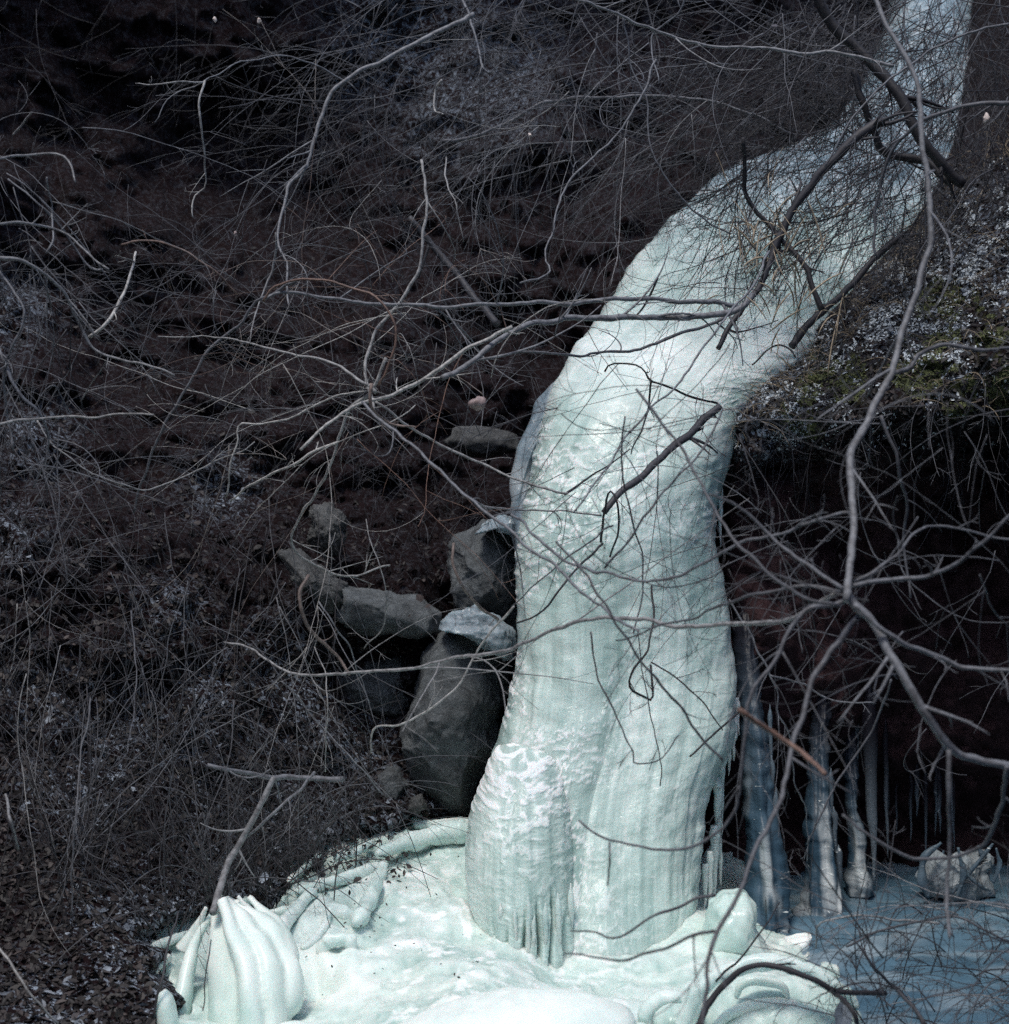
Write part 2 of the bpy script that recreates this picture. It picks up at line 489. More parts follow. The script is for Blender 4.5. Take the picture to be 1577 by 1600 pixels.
def left_extra(X, Y):
    sd_ = polydist(X, Y, ICEPOLY)
    return np.where(Y > 1150, smooth(-10, 25, sd_) * 0.35, 0)
def edge_frost(X, Y):
    return smooth(-85, 5, polydist(X, Y, ICEPOLY)) * smooth(760, 640, X) * (Y > 1200)
def left_attr(X, Y):
    return np.clip(blobs(X, Y, BLOB_SNOW) * 1.2 + 0.12 + 0.9 * edge_frost(X, Y), 0, 1) * np.where(Y > 1000, 1, 0.75), X * 0
hill, HV, HX, HY = build_terrain('hillside', -900, 2000, -600, 1900, 8, depth_left, left_extra, 3, left_attr,
    lambda x, y: np.where(y > 1200, 0.35, 1.0) * (0.5 + 0.5 * smooth(1500, 900, y)))
tag(hill, kind='structure')

# right bank with its overhang and the hollow beneath
RC = [(1577,-60,11.5),(1700,0,9.5),(1900,-200,8),(2300,-300,6),(1577,100,9.6),(1577,220,8.2),(1480,300,8.4),(1400,400,7.95),(1577,380,7.0),
      (1900,300,5.8),(2300,300,5),(1320,480,7.45),(1460,480,6.9),(1577,520,6.35),(1900,560,5.2),(2300,600,4.4),
      (1200,590,6.98),(1300,590,6.7),(1430,590,6.3),(1145,650,6.72),(1210,670,6.6),(1330,670,6.45),(1450,640,6.35),(1577,600,6.2),
      (1135,740,6.8),(1200,760,6.85),(1330,760,6.9),(1450,740,6.9),(1577,700,6.8),(1900,700,6.2),
      (1140,900,6.9),(1300,900,7.05),(1450,900,7.1),(1577,900,7.1),(1165,1010,6.7),(1270,1120,7.0),
      (1130,1200,7.1),(1200,1200,7.25),(1350,1200,7.35),(1500,1200,7.45),(1800,1200,7),
      (1130,1390,7.3),(1300,1370,7.3),(1450,1362,7.4),(1577,1355,7.4),(1800,1350,7.0),(2300,1300,5),
      (1130,1500,7.4),(1450,1500,7.5),(1800,1500,6.6),(2300,1500,4.6),(1400,1900,5.5),(2300,1900,3.6),
      (1060,650,8.6),(1040,850,8.0),(1040,1100,7.7),(1100,560,9.2),(1200,450,9.8),(1350,320,11),(1420,200,12.5),(1450,0,14.5),(1050,1400,7.8),(1000,0,15)]
rtps = tps(RC, 2e-5)
SN_R = [(1500,420,60),(1450,520,60),(1560,420,60),(1520,350,70),(1200,640,70),(1190,690,60),(1165,625,40),(1240,590,45),(1290,560,50),(1380,490,50),(1560,330,50),(1400,430,40),(1470,560,40)]
MO_R = [(1480,480,60),(1560,530,50),(1440,570,60),(1480,610,50),(1300,590,60),(1260,640,50),(1577,600,50)]
def right_extra(X, Y):
    return 0 * X
bank, BV, BX, BY = build_terrain('bank', 1040, 2300, -60, 1900, 6, lambda x, y: rtps(x, y), right_extra, 9,
    lambda x, y: (np.where(y < 760, np.clip(blobs(x, y, SN_R) * 1.3 + 0.1, 0, 1), 0.0), np.where(y < 760, blobs(x, y, MO_R), 0)),
    lambda x, y: np.where(y < 700, 0.55, 0.8))
tag(bank, kind='structure')

# the ground reaching out to the horizon and an added unseen slope blocking front light
def sheet(name, xs, ys, zf, mat, snow=0.1):
    X, Y = np.meshgrid(xs, ys)
    V = np.stack([X, Y, zf(X, Y)], -1)
    return mesh_np(name, V.reshape(-1, 3), quads(len(ys), len(xs)), mat, {'snow': snow, 'moss': 0.0})
gr = sheet('ground', np.concatenate([[-300, -100, -40], np.linspace(-14, 14, 57), [40, 100, 300]]),
           np.concatenate([[-300, -100, -40], np.linspace(-12, 16, 57), [40, 100, 300]]),
           lambda x, y: -0.22 + 0.05 * fbm(x * 0.7, y * 0.7, 0, 3, 5) - 0.1, GROUND)
tag(gr, kind='structure')
def light_block_slope():
    th = np.linspace(math.radians(128), math.radians(412), 120)      # open only towards the falls
    h = np.linspace(-0.4, 7.5, 40)
    T, H = np.meshgrid(th, h)
    R = 7.0 + 0.42 * H + 0.5 * fbm(T * 3, H * 0.8, 0, 4, 31)
    V = np.stack([R * np.cos(T), R * np.sin(T) - 0.5, H], -1)
    o = mesh_np('light_block_slope', V.reshape(-1, 3), quads(len(h), len(th)), GROUND, {'snow': 0.1, 'moss': 0.1})
    tag(o, kind='structure')
light_block_slope()

# ------------------------------------------------------------------ ice floor: white mound and clear pool
MC = [(880,1545,.0),(740,1445,.12),(1100,1445,.10),(650,1400,.19),(720,1300,.29),(640,1290,.29),(600,1350,.22),(560,1440,.16),(500,1520,.07),
      (600,1590,.08),(760,1570,.10),(820,1540,.05),(950,1590,.09),(1050,1560,.04),(1150,1500,.05),(1200,1450,.03),(1150,1430,.06),(300,1500,.08),(400,1450,.14),
      (460,1400,.20),(350,1590,.03),(250,1450,.16),(250,1600,.04),(300,1800,-.02),(700,1800,0),(1100,1800,-.03),(1250,1540,.02),(1330,1560,-.01),(500,1345,.24),(560,1320,.27),
      (700,2100,0),(200,2100,0),(1250,2100,-.03),(900,1330,.3),(680,1480,.13),(620,1520,.11),(820,1490,.08),(1300,1400,0.0),(1000,1480,.06)]
mz = tps(MC, 1e-4)
def ridge(px, py, pts, w, h):
    pts = np.array(pts, float); d = np.full(np.broadcast(px, py).shape, 1e9)
    for a, b in zip(pts[:-1], pts[1:]):
        u = b - a; t = np.clip(((px - a[0]) * u[0] + (py - a[1]) * u[1]) / (u @ u), 0, 1)
        d = np.minimum(d, np.hypot(px - a[0] - t * u[0], (py - a[1] - t * u[1])))
    return h * np.exp(-(d / w) ** 2)

ICE_ROPES = [  # px points, depth offset, radius px start, radius px end, z extra, name, label
    ([(462,1392),(500,1378),(545,1366),(583,1352)], 9, 10, 'ice_coated_stick', 'straight ice-sheathed stick bridging the gap left of the mound'),
    ([(590,1328),(640,1312),(690,1298),(735,1292)], 10, 19, 'ice_coated_log', 'thick tapering ice-sheathed log running into the waterfall foot'),
    ([(432,1452),(452,1428),(478,1398),(490,1388)], 14, 9, 'ice_coated_stick', 'short slanting ice-sheathed stick right of the fluted ice fan'),
    ([(558,1436),(576,1404),(590,1370),(600,1342)], 14, 8, 'ice_coated_stick', 'upright ice-sheathed stick beside the dark gap in the mound'),
    ([(480,1440),(500,1425),(540,1425),(566,1440)], 16, 14, 'ice_lump', 'smooth arched ice lump between the ice-sheathed sticks'),
    ([(636,1252),(642,1270),(655,1284),(700,1282),(738,1290)], 3, 11, 'ice_coated_root', 'pointed horned ice-coated root under the tall boulder'),
    ([(508,1500),(506,1478),(520,1462),(544,1466),(552,1492),(546,1516)], 11, 13, 'ice_knot', 'ring-shaped smooth ice knot right of the fluted ice fan'),
    ([(1008,1610),(1012,1572),(1036,1552),(1066,1552),(1088,1572),(1090,1610)], 12, 12, 'ice_ring', 'rounded ice hoop in front of the waterfall foot'),
    ([(1064,1620),(1080,1560),(1120,1520),(1180,1500),(1240,1502),(1300,1530),(1340,1570)], 13, 11, 'ice_arch', 'long thin ice arch sweeping round the lower right of the mound'),
    ([(452,1372),(470,1356),(492,1338),(500,1326)], 6, 4, 'ice_coated_stick', 'small ice-sheathed stick at the upper left corner of the mound'),
    ([(398,1440),(420,1424),(452,1416),(470,1420)], 7, 5, 'ice_coated_stick', 'low ice-sheathed stick curving right from behind the fluted fan'),
    ([(470,1480),(492,1462),(508,1440),(512,1420)], 8, 6, 'ice_coated_stick', 'leaning ice-sheathed stick just above the smooth ice knot'),
    ([(520,1336),(548,1330),(580,1316)], 6, 8, 'ice_coated_stick', 'short ice-sheathed twig above the straight ice-sheathed stick'),
    ([(215,1500),(240,1476),(270,1462),(310,1452)], 7, 9, 'ice_coated_root', 'frosted root running into the far left end of the ice'),
    ([(228,1530),(250,1502),(262,1490)], 5, 8, 'ice_coated_root', 'second shorter frosted root at the far left end of the ice'),
    ([(700,1450),(690,1400),(672,1350)], 12, 10, None, None),
]
def mound_z(px, py):
    z = mz(px, py)
    for pts, r0, r1, nm, lb in ICE_ROPES:
        z = z + ridge(px, py, pts, (r0 + r1) * 0.6, (r0 + r1) / 2 / F * 5.5 * 0.35)
    z = z + ridge(px, py, [(760,1580),(900,1592)], 60, 0.03)
    return z
def zY(px, py, z):
    return (EYE - z) * F / (np.asarray(py, float) - CY)

def ice_floor():
    st = 2.5
    xs = np.arange(150, 1420, st); ys = np.concatenate([np.arange(1262, 1640, st), np.arange(1640, 2100, 12)])
    X, Yp = np.meshgrid(xs, ys)
    z = mound_z(X, Yp)
    Y = zY(X, Yp, z)
    V = P(X, Yp, Y)
    sdst = polydist(X, Yp, ICEPOLY) + (14 + 18 * smooth(680, 560, X) * smooth(1500, 1400, Yp)) * fbm(X / 26, Yp / 17, 0, 4, 77)
    x, y = V[..., 0], V[..., 1]
    lump = fbm(x * 6, y * 6, 0, 4, 41)
    puff = np.abs(noise(x * 16, y * 12, 0, 43))
    scal = fbm(x * 38, y * 30, 0, 2, 45)
    left = smooth(540, 640, X) * smooth(1120, 900, X)
    V[..., 2] += lump * 0.017 + 0.02 * fbm(x * 2.5, y * 2.5, 0, 2, 95) + (0.011 * (0.5 - puff) + 0.0028 * scal) * (0.15 + 0.85 * left) * (0.4 + 0.6 * smooth(-.3, .5, fbm(x * 4, y * 4, 0, 2, 91)))
    # pits with dark hollows
    for hx, hy, s, dp in [(560,1405,22,.12),(585,1400,14,.12),(505,1345,26,.12),(545,1342,16,.10),(715,1395,10,.02),(480,1470,16,.05),(500,1530,26,.07),(455,1360,16,.10),(640,1310,9,.05)]:
        V[..., 2] -= dp * np.exp(-((X - hx) ** 2 / s ** 2 + (Yp - hy) ** 2 / (s * .55) ** 2))
    V[..., 2] -= smooth(8, -22, sdst) * 0.30
    frost = np.clip(smooth(0.25, 0.8, fbm(x * 22, y * 22, 0, 3, 47)) * 0.7 * left + smooth(0.1, 0.7, lump) * 0.3, 0, 1)
    o = mesh_np('ice_mound', V.reshape(-1, 3), quads(len(ys), len(xs)), ICE_MOUND, {'frost': frost})
    tag(o, kind='structure')
    # clear pool in the hollow
    xs = np.concatenate([np.arange(1060, 1700, 4), np.arange(1700, 2400, 24)]); ys = np.concatenate([np.arange(1340, 1640, 3.0), np.arange(1640, 2100, 14)])
    X, Yp = np.meshgrid(xs, ys)
    Y = zY(X, Yp, 0.0); V = P(X, Yp, Y); x, y = V[..., 0], V[..., 1]
    V[..., 2] += 0.012 * fbm(x * 3, y * 9, 0, 4, 51) + 0.02 * np.abs(noise(x * 2.2, y * 5, 0, 52)) - 0.015 + 0.006 * fbm(x * 14, y * 20, 0, 2, 53)
    for a, b, h in [([(1230,1520),(1330,1490),(1440,1455)], 9, .03), ([(1300,1560),(1400,1520),(1500,1500)], 12, .02), ([(1240,1440),(1290,1432),(1340,1440)], 7, .02)]:
        V[..., 2] += ridge(X, Yp, a, b, h)
    fro = np.clip(0.5 * smooth(0.2, 0.9, fbm(x * 4, y * 11, 0, 4, 57)) + ridge(X, Yp, [(1230,1520),(1330,1490),(1440,1455)], 12, .6), 0, 1)
    o = mesh_np('frozen_pool', V.reshape(-1, 3), quads(len(ys), len(xs)), ICE_POOL, {'frost': fro * 0.22})
    tag(o, kind='structure')
ice_floor()

for pts, r0, r1, nm, lb in ICE_ROPES:
    if nm is None: continue
    p = np.array(pts, float)
    Y = zY(p[:, 0], p[:, 1], np.maximum(mound_z(p[:, 0], p[:, 1]) + (r0 + r1) / 2.6 / F * 5.5, 0.02))
    if nm in ('ice_ring', 'ice_arch', 'ice_knot', 'ice_lump'): Y = np.full(len(p), zY(0, p[:, 1].max() if nm != 'ice_arch' else 1622, 0.05 if nm != 'ice_lump' else 0.15))
    C = catmull(P(p[:, 0], p[:, 1], Y), 70)
    t = np.linspace(0, 1, 70)
    R = (r0 + (r1 - r0) * t) / F * C[:, 1] * (1 + 0.13 * fbm(t * 9 + r0, lb.__len__(), 0, 2, 5))
    R *= np.clip(np.minimum(t * 9 + 0.45, (1 - t) * 9 + 0.45), 0, 1)
    v, f = tubes(C, R, 20)
    v[:, 2] -= 0.012
    d = 0.006 * fbm(v[:, 0] * 18, v[:, 1] * 18, v[:, 2] * 18, 3, 63)
    v += d[:, None]
    o = mesh_np(nm, v, f, ICE_SMOOTH, {'frost': 0.15})
    tag(o, lb, 'ice')

# ------------------------------------------------------------------ the frozen waterfall
wf = empty('frozen_waterfall', tuple(P(930, 1500, 5.9)))
tag(wf, 'tall pale mint frozen waterfall curving down beside the snowy bank', 'waterfall')
WR = [(1392,-90,1520,-90,13.6),(1384,40,1512,40,12.6),(1350,140,1505,150,11.5),(1285,215,1500,235,10.4),(1135,268,1480,300,9.5),(1082,312,1440,365,8.95),
      (1032,362,1385,430,8.45),(992,412,1330,490,8.0),(952,470,1270,545,7.6),(922,515,1210,592,7.3),(893,560,1160,636,7.05),(868,620,1143,682,6.9),
      (850,690,1136,732,6.8),(832,770,1122,790,6.7),(813,850,1123,850,6.6),(805,950,1138,950,6.55),(792,1050,1149,1050,6.5),(768,1140,1152,1140,6.42),
      (752,1225,1128,1230,6.35),(742,1320,1118,1320,6.28),(748,1420,1105,1420,6.2),(775,1500,1100,1500,6.15),(815,1580,1090,1580,6.1)]
def wf_disp(um, vm, ang, V):
    px = V[..., 0] / V[..., 1] * F + CX; py = CY - (V[..., 2] - EYE) / V[..., 1] * F
    low = smooth(560, 800, py)
    warp = 0.05 * noise(um * 2, vm * 1.4, 0, 3)
    fl = fbm((um + warp) * 9, vm * 0.55, 0, 3, 7, 0.6)
    fl2 = 1 - np.abs(noise((um + warp) * 26, vm * 1.1, 0, 13)) * 2
    step = noise(um * 7, vm * 9 + 2 * noise(um * 3, vm * 2, 0, 21), 0, 23)
    rip = fbm(um * 22, vm * 46 + 3 * noise(um * 9, vm * 3, 0, 29), 0, 2, 27)
    leftm = smooth(1000, 830, px) * smooth(680, 900, py) + 0.25
    cr_ = fbm(um * 52 + 1.2 * noise(um * 20, vm * 20, 0, 33), vm * 78 + 2.2 * np.abs(noise(um * 30, vm * 8, 0, 35)), 0, 2, 31)
    cres = smooth(0.27, 0.42, cr_) * smooth(-0.1, 0.3, 0.12 + fbm(um * 4.5, vm * 4.5, 0, 2, 39)) * np.clip(leftm + 0.5 * smooth(500, 650, py) * smooth(900, 700, py), 0, 1)
    fold = np.abs(noise((um + 0.04 * noise(um * 3, vm * 0.8, 0, 81)) * 5.5, vm * 0.35, 0, 83))
    d = 0.006 * fl * low + 0.017 * np.sqrt(fold) * low * smooth(900, 1150, py) + 0.004 * step * (1.1 - low) + 0.0016 * rip * (1.2 - low) + 0.0040 * cres + 0.0018 * fl2 * low + 0.006 * fbm(um * 9, vm * 11, 0, 3, 85)
    d = d + 0.05 * fbm(um * 2.2, vm * 0.9, 0, 2, 37)
    frost = np.clip(cres * 0.95 + 0.2 * smooth(0.1, 0.8, step) * (1 - low) + 0.35 * smooth(620, 540, py) * smooth(480, 540, py), 0, 1)
    return d, frost
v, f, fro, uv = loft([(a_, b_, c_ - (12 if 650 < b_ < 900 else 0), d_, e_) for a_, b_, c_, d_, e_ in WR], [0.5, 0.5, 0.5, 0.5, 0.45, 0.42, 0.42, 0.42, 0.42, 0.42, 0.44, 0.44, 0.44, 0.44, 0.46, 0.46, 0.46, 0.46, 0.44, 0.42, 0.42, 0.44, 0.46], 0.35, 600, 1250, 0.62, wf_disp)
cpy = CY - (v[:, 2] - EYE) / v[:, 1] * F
o = mesh_np('ice_curtain', v, f, ICE, {'frost': fro, 'clear': smooth(450, 240, cpy) * np.clip(0.8 + smooth(330, 200, cpy) + 0.5 * fbm(v[:, 0] * 2.4, v[:, 2] * 3, v[:, 1], 3, 61), 0, 0.97) * 1.0}, uv=uv); adopt(o, wf)  # upper part darkened in colour to stand in for shade

# lower left lobe with its own frosty shoulder
LR = [(800,1158,846,1158,6.22),(772,1176,868,1176,6.16),(756,1212,884,1218,6.12),(738,1255,893,1260,6.08),(729,1300,898,1310,6.05),(728,1350,899,1355,6.02),(733,1400,900,1405,5.99),(744,1445,901,1450,5.96),(756,1478,901,1484,5.94)]
def lobe_disp(um, vm, ang, V):
    py = CY - (V[..., 2] - EYE) / V[..., 1] * F; px = CX + V[..., 0] / V[..., 1] * F
    top = smooth(1320, 1200, py)
    fl = fbm(um * 13 + 0.3 * noise(um * 3, vm * 2, 0, 3), vm * 0.8, 0, 3, 107, 0.6)
    puff = fbm(um * 34 + noise(um * 8, vm * 8, 0, 5), vm * 46 + noise(um * 11, vm * 9, 0, 15), 0, 3, 109)
    d = 0.007 * fl * (1.1 - top) + 0.0022 * smooth(-0.3, 0.7, puff) * (0.3 + top) + 0.002 * puff
    foot = smooth(1330, 1480, py)
    d = d + foot * 0.012 * (1 - 2 * np.abs(noise(um * 17 + 0.4 * noise(um * 5, vm * 2, 0, 61), vm * 0.9, 0, 63)))
    for sx, sy, sw, sdp in [(819,1440,2.6,.05),(842,1425,3.0,.06),(863,1402,2.4,.05),(884,1440,3.2,.07),(795,1455,2.2,.03),(772,1445,1.8,.02)]:
        d = d - sdp * np.exp(-((px - sx - 2 * np.sin(py / 23 + sx)) / sw) ** 2) * smooth(sy - 30, sy + 50, py)
    frost = np.clip(smooth(-0.4, 0.4, puff) * top + 0.6 * smooth(0.25, 0.5, puff) * smooth(1480, 1250, py), 0, 1)
    return d, frost
v, f, fro, uv = loft(LR, [0.12, 0.22, 0.28, 0.31, 0.33, 0.34, 0.34, 0.34, 0.33, 0.32], 0.25, 420, 360, 0.75, lobe_disp)
o = mesh_np('ice_lobe', v, f, ICE, {'frost': fro}, uv=uv); adopt(o, wf)

# blue grey side sheet on the upper left
SR = [(866,596,890,600,7.15),(838,628,884,628,7.1),(826,660,868,660,7.05),(806,700,850,700,7.0),(797,745,840,745,6.98),(800,795,828,795,6.92),(804,840,818,840,6.88),(808,885,814,885,6.85)]
def side_disp(um, vm, ang, V):
    d = 0.012 * fbm(um * 16, vm * 3.5, 0, 3, 207) + 0.008 * (1 - np.abs(noise(um * 40 + vm * 5, vm * 4, 0, 209)) * 2)
    return d, 0.25 * smooth(0, 1, fbm(um * 9, vm * 4, 0, 2, 3))
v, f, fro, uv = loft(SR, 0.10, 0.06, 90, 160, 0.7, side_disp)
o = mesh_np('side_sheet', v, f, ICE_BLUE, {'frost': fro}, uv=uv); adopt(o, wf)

def icicle(name, px, py, ln, rpx, Y, mat, parent=None, lean=0.0, seed=0, fr_=0.2, blunt=0.05, ribs=1.0, root=0.0):
    n = 26; t = np.linspace(0, 1, n)
    C = P(px + lean * t, py + ln * t, Y)
    C = C + np.stack([0.004 * noise(t * 5, seed), 0.004 * noise(t * 5, seed + 9), 0 * t], -1)
    R = rpx / F * Y * ((1 - t) ** 0.75 * (1 - blunt) + blunt) * (root + (1 - root) * (0.12 + 0.88 * smooth(0, 0.15, t))) * 1.1 * (1 + 0.18 * ribs * noise(t * 9, seed + 3.3))
    v, f = tubes(C, R, 10)
    o = mesh_np(name, v, f, mat, {'frost': fr_, 'tip': np.repeat((1 - smooth(0.2, 0.8, t)) if parent is None else 0 * t + 0.3, 10)}, uv=np.stack([v[:, 0], -v[:, 2]], -1))  # free-hanging icicles darken towards the top, shade put into the colour
    if parent is not None: adopt(o, parent)
    return o
# fringe along the torn right edge and along the foot of the lobe
for i, (x, y, l, r, Y) in enumerate([(1146,1120,70,7,6.4),(1138,1150,62,6,6.38),(1129,1165,95,8,6.34),(1122,1215,120,8,6.3),(1127,1240,70,5,6.33),(1117,1290,130,9,6.27),
        (1124,1310,75,5,6.3),(1110,1330,95,7,6.2),(1102,1350,70,6,6.18),(1152,1090,60,5,6.45),(1119,770,60,5,6.62),(1126,760,95,5,6.64),(1133,1100,90,6,6.36)]):
    icicle('icicle', x, y, l, r, Y, ICE, wf, 2 * math.sin(i * 2.3), i * 1.7, root=0.6)
for i, (x, y0_, tip, rr_) in enumerate([(826,1400,1528,5),(834,1430,1512,4),(853,1410,1536,5),(873,1395,1545,6),(893,1380,1548,6),(806,1420,1508,4),(783,1410,1492,4)]):
    u_ = (x - 745) / 158
    icicle('icicle', x, y0_, tip - y0_, rr_, 5.965 - 0.33 * (2 * math.sqrt(u_ * (1 - u_))) ** 0.75, ICE, wf, 1.5 * math.sin(i * 3), i * 2.9 + 50, blunt=0.12, ribs=0.6)

# ------------------------------------------------------------------ cave ice
def column(rows, bulge, label, seed, mat=ICE_CAVE, extra=()):
    def dd(um, vm, ang, V):
        d = 0.016 * fbm(um * 22, vm * 1.5, seed, 3, 5) + 0.014 * noise(um * 4, vm * 11, seed, 9) * smooth(-0.2, 0.3, -np.cos(ang))
        h_ = smooth(0.45, 1.0, vm / vm.max())
        d = d + 0.02 * h_ * (1 - np.abs(noise(um * 30, vm * 2.5, seed, 6)) * 2) + 0.012 * fbm(um * 12, vm * 16, seed, 3, 4)
        return d, np.clip((0.08 + 0.5 * h_) * smooth(0.0, 0.8, fbm(um * 20, vm * 3, seed, 3, 15)), 0, 1)
    t = empty('ice_column', tuple(P((rows[-1][0] + rows[-1][2]) / 2, rows[-1][1], rows[-1][4])))
    tag(t, label, 'ice column', 'ice columns in the dark hollow')
    v, f, fro, uv = loft(rows, bulge, bulge, 60, 140, 0.9, dd)
    adopt(mesh_np('shaft', v, f, mat, {'frost': fro, 'tip': 1 - smooth(0.15, 0.75, uv[:, 1] / uv[:, 1].max())}, uv=uv), t)  # shaft darkens upward, a painted fade into shade
    for j, (x, y, l, r, Y) in enumerate(extra):
        icicle('icicle', x, y, l, r, Y, mat, t, 3, seed + j, 0.1)
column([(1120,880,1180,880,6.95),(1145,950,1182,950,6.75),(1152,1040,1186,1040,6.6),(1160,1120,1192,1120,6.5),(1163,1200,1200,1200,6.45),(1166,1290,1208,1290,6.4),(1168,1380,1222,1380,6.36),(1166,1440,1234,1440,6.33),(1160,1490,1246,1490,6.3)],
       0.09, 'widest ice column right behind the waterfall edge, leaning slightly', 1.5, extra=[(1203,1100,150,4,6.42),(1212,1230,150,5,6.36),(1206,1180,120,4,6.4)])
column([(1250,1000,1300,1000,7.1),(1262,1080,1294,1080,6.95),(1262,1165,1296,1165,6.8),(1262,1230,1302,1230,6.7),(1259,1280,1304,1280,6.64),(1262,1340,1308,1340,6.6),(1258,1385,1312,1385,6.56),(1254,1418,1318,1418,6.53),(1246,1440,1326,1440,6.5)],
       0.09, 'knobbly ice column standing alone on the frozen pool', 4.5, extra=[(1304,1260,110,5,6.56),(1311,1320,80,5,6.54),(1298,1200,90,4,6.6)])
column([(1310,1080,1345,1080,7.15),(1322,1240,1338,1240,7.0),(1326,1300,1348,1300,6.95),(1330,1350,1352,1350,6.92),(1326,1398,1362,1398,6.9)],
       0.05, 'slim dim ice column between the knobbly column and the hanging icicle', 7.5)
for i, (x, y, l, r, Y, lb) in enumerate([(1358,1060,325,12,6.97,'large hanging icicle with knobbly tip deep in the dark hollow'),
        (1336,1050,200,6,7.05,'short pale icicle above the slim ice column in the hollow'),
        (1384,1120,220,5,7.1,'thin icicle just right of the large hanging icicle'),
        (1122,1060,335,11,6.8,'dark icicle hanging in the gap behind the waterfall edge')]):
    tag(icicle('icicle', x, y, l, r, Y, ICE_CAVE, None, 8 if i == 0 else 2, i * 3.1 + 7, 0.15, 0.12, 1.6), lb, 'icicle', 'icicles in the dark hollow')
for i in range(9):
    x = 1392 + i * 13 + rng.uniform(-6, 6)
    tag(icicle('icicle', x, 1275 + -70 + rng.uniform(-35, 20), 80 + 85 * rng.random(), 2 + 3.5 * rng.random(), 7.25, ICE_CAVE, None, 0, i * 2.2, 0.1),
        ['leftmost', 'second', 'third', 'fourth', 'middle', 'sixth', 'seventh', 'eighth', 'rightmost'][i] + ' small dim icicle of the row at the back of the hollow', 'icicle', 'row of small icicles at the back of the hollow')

# ice clad clump of stems at the right end of the hollow
cl = empty('ice_clad_shrub', tuple(P(1490, 1398, 6.85)))
tag(cl, 'blue ice-clad clump of stems on the frozen pool at right', 'ice formation')
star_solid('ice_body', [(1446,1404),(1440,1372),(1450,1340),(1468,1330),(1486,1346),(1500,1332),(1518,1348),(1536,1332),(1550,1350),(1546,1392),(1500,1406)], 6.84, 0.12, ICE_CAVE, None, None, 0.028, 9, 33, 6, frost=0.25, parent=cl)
for i, (pa, r) in enumerate([([(1470,1318),(1444,1340),(1441,1372),(1450,1402)], 8), ([(1474,1330),(1468,1360),(1474,1400)], 5), ([(1496,1326),(1506,1360),(1496,1402)], 6),
        ([(1552,1318),(1526,1350),(1488,1396)], 5), ([(1528,1322),(1540,1350),(1532,1388)], 8), ([(1500,1350),(1520,1376),(1548,1392)], 4), ([(1556,1326),(1562,1350),(1552,1380)], 5)]):
    p_ = np.array(pa, float); C = catmull(P(p_[:, 0], p_[:, 1], 6.72 + 0.1 * math.sin(i * 2)), 30)
    t = np.linspace(0, 1, 30)
    v, f = tubes(C, 0.7 * r / F * 6.7 * (0.5 + 0.6 * np.sin(t * 2.6)) * (1 + 0.25 * noise(t * 6, i)), 12)
    v += (0.006 * fbm(v[:, 0] * 20, v[:, 1] * 20, v[:, 2] * 12, 2, 71))[:, None]
    adopt(mesh_np('ice_finger', v, f, ICE_CAVE, {'frost': 0.05}, uv=v[:, [0, 2]]), cl)

# stump of ice, bright slab and small stub
star_solid('ice_stump', [(1092,1480),(1104,1436),(1112,1410),(1132,1394),(1162,1394),(1178,1412),(1184,1448),(1208,1490),(1196,1530),(1110,1520)], 5.85, 0.16, ICE_SMOOTH,
           'rounded ice stump right of the waterfall foot', 'ice', 0.018, 9, 3)
star_solid('ice_slab', [(1206,1480),(1228,1468),(1270,1458),(1268,1482),(1250,1490),(1222,1490)], 6.05, 0.07, ICE_SMOOTH,
           'small bright white ice slab on the frozen pool edge', 'ice', 0.008, 14, 5, 4, frost=0.8)
star_solid('ice_stub', [(250,1620),(244,1575),(248,1552),(258,1546),(268,1556),(276,1590),(280,1625)], 4.95, 0.04, ICE_SMOOTH,
           'small upright ice stub at the lower left corner of the ice', 'ice', 0.005, 9, 7, 4)

# fluted fan of ice bottom left
fv, ff, nb = [], {}, 0
for i, (pts, w0, w1, dz, el) in enumerate([
        ([(338,1416),(338,1470),(345,1540),(350,1650)], 8, 19, 0.05, 1.3), ([(344,1410),(354,1470),(368,1540),(374,1650)], 7, 20, 0.06, 1.4),
        ([(345,1408),(362,1452),(390,1522),(400,1650)], 8, 23, -0.03, 1.8), ([(352,1412),(392,1450),(424,1522),(430,1650)], 8, 23, 0.0, 1.8),
        ([(366,1412),(418,1446),(452,1512),(452,1592)], 8, 22, 0.05, 1.6), ([(352,1416),(380,1470),(404,1560),(410,1650)], 6, 18, 0.08, 1.6),
        ([(388,1404),(420,1432),(444,1470),(460,1520)], 6, 19, 0.12, 1.5), ([(330,1430),(306,1470),(290,1530),(280,1600)], 6, 15, 0.16, 1.5)]):
    p_ = np.array(pts, float); C = catmull(P(p_[:, 0], p_[:, 1], np.interp(np.linspace(0, 1, 4), [0, 1], [5.30, 5.04]) + dz), 60); t = np.linspace(0, 1, 60)
    R = (w0 + (w1 - w0) * smooth(0, 0.7, t)) / F * 5.1 * (1 + 0.09 * noise(t * 5, i * 3.3))
    if i in (4, 6): R *= np.sqrt(np.clip(1 - (np.clip(t - 0.8, 0, 1) / 0.2) ** 2, 0.03, 1))
    v, f = tubes(C, R, 24)
    cy = np.repeat(C[:, 1], 24); v[:, 1] = cy + (v[:, 1] - cy) * el
    v += (0.006 * fbm(v[:, 0] * 9, v[:, 1] * 9, v[:, 2] * 5, 3, 71))[:, None]
    for a_ in f: ff.setdefault(a_.shape[1], []).append(a_ + nb)
    fv.append(v); nb += len(v)
